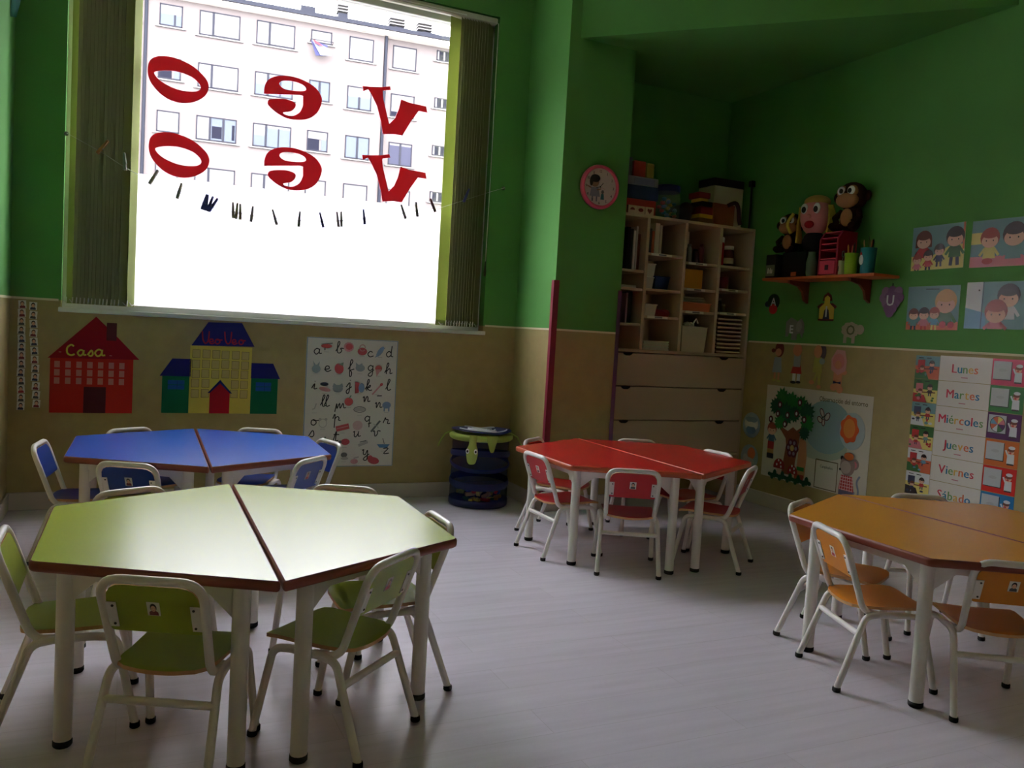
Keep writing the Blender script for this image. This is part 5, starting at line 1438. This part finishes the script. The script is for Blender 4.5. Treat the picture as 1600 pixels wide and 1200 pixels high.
for k in range(3):
    z1, z0 = dz[k] - .004, dz[k + 1] + .002
    d = cpart('drawer', CU0 + .022, CU1 - .022, CV0 - .001, CV0 + .33, z0, z1)
    for u in (3.022, 3.822):
        m = MB(); m.prism([(u - .038 - CU0, -.001, z1 + .001), (u + .038 - CU0, -.001, z1 + .001), (u + .030 - CU0, -.001, z1 - .010), (u + .015 - CU0, -.001, z1 - .018), (u - .015 - CU0, -.001, z1 - .018), (u - .030 - CU0, -.001, z1 - .010)], (0, -.004, 0), M((30, 26, 26), .6)); m.build('finger_pull', d)

# contents of the cubbies
def bx(name, u0, u1, v0, v1, z0, z1, rgb, label, cat, group=None, c=.003, rough=.5):
    o = MB().bbox(u0 - (u0 + u1) / 2, (u1 - u0) / 2, v0 - (v0 + v1) / 2, (v1 - v0) / 2, 0, z1 - z0, M(rgb, rough), c)
    return o.build(name, mw=((u0 + u1) / 2, (v0 + v1) / 2, z0), label=label, cat=cat, group=group)
def book(u, w, h, z, rgb, label, group, v0=4.74, d=.2):
    o = MB(); mt = M(rgb, .5)
    o.box(-w / 2, -w / 2 + .002, 0, d, 0, h, mt); o.box(w / 2 - .002, w / 2, 0, d, 0, h, mt); o.box(-w / 2 + .002, w / 2 - .002, 0, .002, 0, h, mt)
    b = o.build('book', mw=(u, v0, z), label=label, cat='book', group=group)
    MB().box(-w / 2 + .002, w / 2 - .002, .002, d - .004, .003, h - .003, M((216, 208, 190), .8)).build('pages', b)
    return b
a0 = cols[0][0]
for k, (du, w, h, rgb, lab) in enumerate(((.150, .022, .28, (40, 40, 44), 'tall black folder'), (.175, .016, .27, (60, 62, 60), 'dark grey folder'), (.196, .014, .26, (214, 210, 200), 'tall white folder'), (.214, .012, .29, (196, 192, 184), 'pale grey folder'), (.232, .016, .24, (120, 70, 50), 'brown book'))):
    book(a0 + du, w, h, 1.56, rgb, lab + ' standing in the cubby next to the green column', 'folders in the column side cubby')
bx('paper_stack', a0 + .11, a0 + .23, 4.74, 4.9, 1.439, 1.458, (206, 204, 196), 'thin stack of white paper under the tall folders', 'paper')
book(a0 + .165, .014, .20, 1.205, (150, 110, 130), 'mauve folder standing in the lower column side cubby', 'folders in the column side cubby'); book(a0 + .19, .03, .21, 1.205, (40, 34, 36), 'thick black folder standing beside the mauve folder', 'folders in the column side cubby')
b0 = cols[1][0]
for k, (du, w, h, rgb, lab) in enumerate(((.020, .018, .17, (70, 60, 70), 'dark purple book'), (.042, .018, .165, (90, 84, 100), 'grey book'), (.064, .018, .15, (190, 96, 60), 'orange book'), (.094, .034, .205, (206, 200, 180), 'thick white book'), (.124, .018, .195, (180, 170, 150), 'cream book'))):
    book(b0 + du, w, h, 1.682, rgb, lab + ' in the top cubby under the game boxes', 'books in the top cubby')
def tub(name, u, v, z, w, d, h, rgb, label, cat='tub', rim=True, flare=.86):
    m = MB(); mt = M(rgb, .45); t_ = .004
    def rect(s_, z_, i=0): return [(-w / 2 * s_ + i, -d / 2 * s_ + i, z_), (w / 2 * s_ - i, -d / 2 * s_ + i, z_), (w / 2 * s_ - i, d / 2 * s_ - i, z_), (-w / 2 * s_ + i, d / 2 * s_ - i, z_)]
    v_ = rect(flare, 0) + rect(1, h) + rect(1, h, t_) + rect(flare, t_, t_)
    f = [(3, 2, 1, 0), (12, 13, 14, 15)]
    for r_ in range(3):
        for i in range(4): f.append((r_ * 4 + i, r_ * 4 + (i + 1) % 4, r_ * 4 + 4 + (i + 1) % 4, r_ * 4 + 4 + i))
    m.add(v_, f, mt)
    o = m.build(name, mw=(u, v, z), label=label, cat=cat)
    if rim: MB().tube([(p[0], p[1], h) for p in rect(1.02, h)] + [rect(1.02, h)[0]], .004, mt, 6).build('rim', o)
    return o
tub('white_tub', b0 + .045, 4.78, 1.445, .075, .1, .075, (190, 190, 176), 'lower white plastic tub of two stacked in the second cubby')
tub('white_tub', b0 + .050, 4.78, 1.525, .08, .1, .085, (206, 204, 190), 'upper white plastic tub of two stacked in the second cubby')
tub('blue_basket', b0 + .145, 4.79, 1.445, .12, .14, .085, (36, 50, 90), 'dark blue plastic basket beside the stacked white tubs', 'basket')
tub('white_tub', b0 + .060, 4.77, 1.263, .095, .12, .075, (206, 200, 186), 'white plastic tub beside a red pouch on a cubby shelf')
m = MB(); m.ball((0, 0, .02), (.07, .06, .03), M((150, 40, 40), .8), 16, 8).ball((.05, .01, .025), (.04, .05, .03), M((170, 70, 50), .8), 14, 8); m.build('red_pouch', mw=(b0 + .18, 4.79, 1.263), label='soft red pouch lying next to a white tub in the cubby', cat='pouch')
for k in range(7):
    bx('paper_sheets', b0 + .02 + .004 * (k % 3), b0 + .235 - .006 * (k % 2), 4.72, 4.93, 1.033 + k * .009, 1.041 + k * .009, (206 - 6 * (k % 3), 204 - 4 * (k % 2), 188), 'pad of pale paper, %s from the bottom of the flat pile in the cubby' % ORD[k], 'paper', 'paper pile in the low cubby', .001)
c0 = cols[2][0]
for k, (du, w, h, rgb) in enumerate(((.03, .03, .12, (50, 50, 56)), (.085, .04, .13, (130, 126, 120)), (.14, .045, .10, (60, 50, 60)), (.19, .04, .14, (110, 50, 56)))):
    m = MB(); m.lathe([(w * .45, 0), (w * .5, .01), (w * .5, h * .75), (w * .3, h * .85), (w * .3, h * .9), (w * .34, h * .9), (w * .34, h), (.001, h)], M(rgb, .4), seg=14)
    m.build('paint_bottle', mw=(c0 + du, 4.78, 1.649), label=('dark grey', 'pale grey', 'dark plum', 'dark red')[k] + ' squat bottle in the dim cubby beside the jars', cat='bottle', group='bottles in the dim cubby')
m = MB(); m.tube(spline([(-.1, 0, .0), (-.05, -.02, .03), (.02, 0, .02), (.08, .01, .035), (.11, 0, .01)], 4), .012, M((70, 64, 70), .8), 8); m.build('cloth_roll', mw=(c0 + .12, 4.86, 1.662), label='dark rolled cloth behind the bottles in the dim cubby', cat='cloth')
bx('yellow_box', c0 + .015, c0 + .185, 4.74, 4.90, 1.471, 1.605, (206, 150, 40), 'plain mustard yellow box filling a cubby', 'box')
tub('orange_tray', c0 + .125, 4.79, 1.316, .235, .18, .055, (206, 120, 76), 'clear orange tray on the cubby shelf', 'tray', True, .95)
for k in range(4): bx('cardboard_sheet', c0 + .015, c0 + .225 - .01 * k, 4.72, 4.9, 1.374 + k * .011, 1.380 + k * .011, (150 + 12 * k, 146 + 10 * k, 136 + 10 * k), 'grey cardboard sheet, %s from the bottom of the pile on the orange tray' % ORD[k], 'cardboard', 'cardboard on the orange tray', .001)
o = tub('paper_basket', c0 + .125, 4.79, 1.033, .215, .17, .175, (206, 196, 172), 'cream basket full of crumpled white paper in a low cubby', 'basket', True, .9)
random.seed(8)
m = MB()
for k in range(9): m.ball((random.uniform(-.07, .07), random.uniform(-.05, .05), random.uniform(.165, .195)), (random.uniform(.02, .035), .025, random.uniform(.015, .028)), PAPER, 7, 5)
m.tube([(.0, -.06, .2), (.02, -.065, .23), (.04, -.06, .2)], .006, PAPER, 5); m.build('crumpled_paper', o)
e0 = cols[3][0]
def jar(u, z, r_, h, body, lidc, label, v=4.78):
    o = MB().lathe([(r_ * .92, 0), (r_, .008), (r_, h * .75), (r_ * .85, h * .82)], M(body, .25), seg=18).build('jar', mw=(u, v, z), label=label, cat='jar')
    MB().lathe([(r_ * .9, h * .82), (r_ * .95, h * .83), (r_ * .95, h * .98), (r_ * .9, h)], M(lidc, .4), seg=18).build('lid', o)
    return o
o = jar(e0 + .045, 1.651, .036, .20, (170, 30, 34), (206, 196, 186), 'tall red jar with white cap in the top corner cubby'); MB().lathe([(.014, .2), (.016, .215), (.01, .23), (.001, .232)], M((216, 206, 196), .4), seg=12).build('cap_knob', o)
o = jar(e0 + .130, 1.651, .038, .145, (110, 60, 44), (222, 218, 206), 'short brown jar with wide white lid beside the tall red jar'); MB().lathe([(.0385, .02), (.0385, .06)], M((206, 190, 160), .5), seg=18).build('jar_label', o)
MB().lathe([(.034, 0), (.038, .01), (.038, .085), (.034, .085), (.033, .01), (.001, .01)], M((110, 26, 32), .35), seg=18).tube([(-.036, 0, .065)] + [(-.045 - .018 * math.sin(a), 0, .045 + .025 * math.cos(a)) for a in [math.pi * k / 8 for k in range(9)]], .005, M((110, 26, 32), .35), 6).build('red_mug', mw=(e0 + .10, 4.78, 1.489), label='dark red mug in the corner cubby under the jars', cat='mug')
for k, (du, h, rgb) in enumerate(((.03, .09, (120, 90, 70)), (.075, .10, (96, 76, 66)), (.11, .06, (150, 120, 90)))):
    jar(e0 + du, 1.324, .019, h, rgb, (170, 150, 130), ('small brown jar at the divider', 'tallest of the small dark jars', 'smallest tan jar')[k] + ' on the shelf above the trays')
TRY = M((206, 186, 160), .5); TRD = M((110, 70, 54), .6)
for k in range(9):
    z = 1.034 + k * .0285
    o = MB().bbox(-.105, .105, -.12, .12, 0, .012, TRD, .002).build('tray', mw=(e0 + .122, 4.82, z), label='thin brown tray with pale rim, %s from the bottom of the tray stack' % ORD[k], cat='tray', group='stacked trays')
    MB().bbox(-.106, .106, -.124, -.118, .008, .019, TRY, .001).build('tray_rim', o)

# ------------------------------------------------------------------ on top of the cabinet
bx('game_box', 2.86, 3.185, 4.72, 4.95, CT, CT + .10, (176, 52, 38), 'red board game box at the bottom of the stack on the cabinet', 'game box', 'board game boxes'); 
bx('game_box', 2.85, 3.20, 4.72, 4.95, CT + .101, CT + .19, (34, 46, 84), 'dark blue board game box between red and grey boxes', 'game box', 'board game boxes')
o = bx('game_box', 2.86, 3.20, 4.73, 4.95, CT + .191, CT + .25, (150, 150, 158), 'grey and white board game box on top of the dark blue box', 'game box', 'board game boxes')
MB().box(-.02, .14, -.1125, -.1105, .008, .05, M((120, 116, 140), .5)).build('box_print', o)
for k, (u, w, h, rgb, lab) in enumerate(((2.90, .07, .115, (46, 34, 34), 'dark brown'), (2.975, .05, .12, (110, 112, 114), 'grey'), (3.06, .09, .105, (176, 56, 40), 'orange red'), (3.145, .055, .10, (150, 130, 60), 'mustard'))):
    bx('small_box', u - w / 2, u + w / 2, 4.75, 4.90, CT + .251, CT + .251 + h, rgb, lab + ' small box standing on the grey game box', 'box', 'small boxes on the game stack')
for k, (u, sh) in enumerate(((2.99, 0), (3.055, 1), (3.125, 2))):
    o = MB().bbox(-.032, .032, -.008, .008, 0, .052, M((206, 180, 150), .5), .002).build('shape_tile', mw=(u, 4.705, CT), label='small cream tile with a dark %s in front of the red game box' % ('arch', 'oval', 'heart')[sh], cat='tile', group='shape tiles')
    pts = (ell(0, .022, .018, .016, 14, 0, 0, 180) if sh == 0 else ell(0, .026, .020, .012, 16) if sh == 1 else [(0, .008), (.018, .028), (.016, .040), (.008, .042), (0, .034), (-.008, .042), (-.016, .040), (-.018, .028)])
    MB().prism([(p[0], -.0082, p[1]) for p in pts], (0, -.001, 0), M((120, 44, 40), .6)).build('shape_print', o)
o = MB().lathe([(.075, 0), (.09, .02), (.092, .15), (.082, .185)], see_through('clear_plastic', (200, 215, 220), .82), seg=22, caps=False).build('toy_jar', mw=(3.325, 4.80, CT), label='clear plastic jar of coloured toys with dark blue lid on the cabinet', cat='jar')
MB().lathe([(.086, .185), (.088, .19), (.088, .225), (.08, .23), (.001, .23)], M((24, 34, 84), .4), seg=22).build('lid', o)
random.seed(15); cc = [(206, 180, 50), (60, 150, 160), (190, 70, 40), (120, 150, 170), (80, 130, 60)]
for k in range(22):
    a = random.uniform(0, 6.28); r_ = random.uniform(.01, .06); z = .014 + .13 * (k / 22)
    m = MB(); m.ball((0, 0, 0), (random.uniform(.014, .022), .016, random.uniform(.010, .016)), M(cc[k % 5], .4), 8, 6); m.build('toy_piece', mw=(3.325 + r_ * math.cos(a), 4.80 + r_ * math.sin(a), CT + z), label=('yellow', 'teal', 'orange', 'pale blue', 'green')[k % 5] + ' toy piece inside the clear jar on the cabinet', cat='toy', group='toy pieces in the clear jar')
m = MB(); m.ball((0, 0, .06), (.085, .07, .062), M((34, 32, 26), .9), 16, 10).ball((.03, -.02, .10), (.05, .05, .045), M((44, 40, 30), .9), 12, 8); m.build('dark_bag', mw=(3.475, 4.84, CT), label='soft dark bag slumped between the toy jar and the case stack', cat='bag')
for k, (h0, h1, rgb, lab) in enumerate(((0, .035, (120, 90, 40), 'brown case'), (.036, .062, (206, 170, 40), 'yellow case'), (.063, .115, (130, 34, 34), 'dark red case'), (.116, .15, (36, 30, 34), 'black case'))):
    bx('case', 3.54 + .008 * k, 3.665 - .004 * k, 4.72, 4.90, CT + h0, CT + h1, rgb, lab + ' in the low stack beside the brown handbag', 'case', 'stacked cases')
bx('case', 3.56, 3.63, 4.74, 4.84, CT + .151, CT + .172, (206, 170, 60), 'small yellow case below the dark red box top of the stack', 'case', 'stacked cases'); bx('case', 3.55, 3.645, 4.74, 4.86, CT + .173, CT + .215, (130, 30, 34), 'dark red box on the very top of the case stack', 'case', 'stacked cases')
LEA = M((140, 76, 40), .6)
hb_ = empty('handbag', (3.75, 4.745, CT), label='brown leather handbag with dark drooping handle on the cabinet', cat='handbag')
m = MB(); m.prism([(-.085, -.035, 0), (.085, -.035, 0), (.095, -.028, .145), (-.088, -.028, .15)], (0, .075, 0), LEA); m.build('bag_body', hb_)
MB().tube(spline([(.03, -.03, .14), (.09, -.035, .165), (.125, -.03, .13), (.135, -.03, .06), (.15, -.03, .02)], 5), .014, M((70, 24, 24), .8), 8).build('handle', hb_)
o = bx('white_panel_box', 3.73, 3.985, 4.81, 4.99, CT, CT + .29, (214, 204, 176), 'tall cream box standing behind the handbag on the cabinet', 'box')
bx('dark_case', 3.725, 3.99, 4.81, 4.99, CT + .291, CT + .345, (30, 24, 26), 'black case lying on the tall cream box', 'case')
o = empty('folded_tripod', (4.005, 4.745, CT), label='black folded tripod standing against the wall on the cabinet end', cat='tripod')
for k, dx in enumerate((-.010, .0, .010)): MB().tube([(dx, (k - 1) * .012, 0), (dx * .5, (k - 1) * .008, .30)], .006, BLACK, 7).build('leg', o)
MB().bbox(-.016, .016, -.016, .016, .30, .345, BLACK, .004).build('head', o)
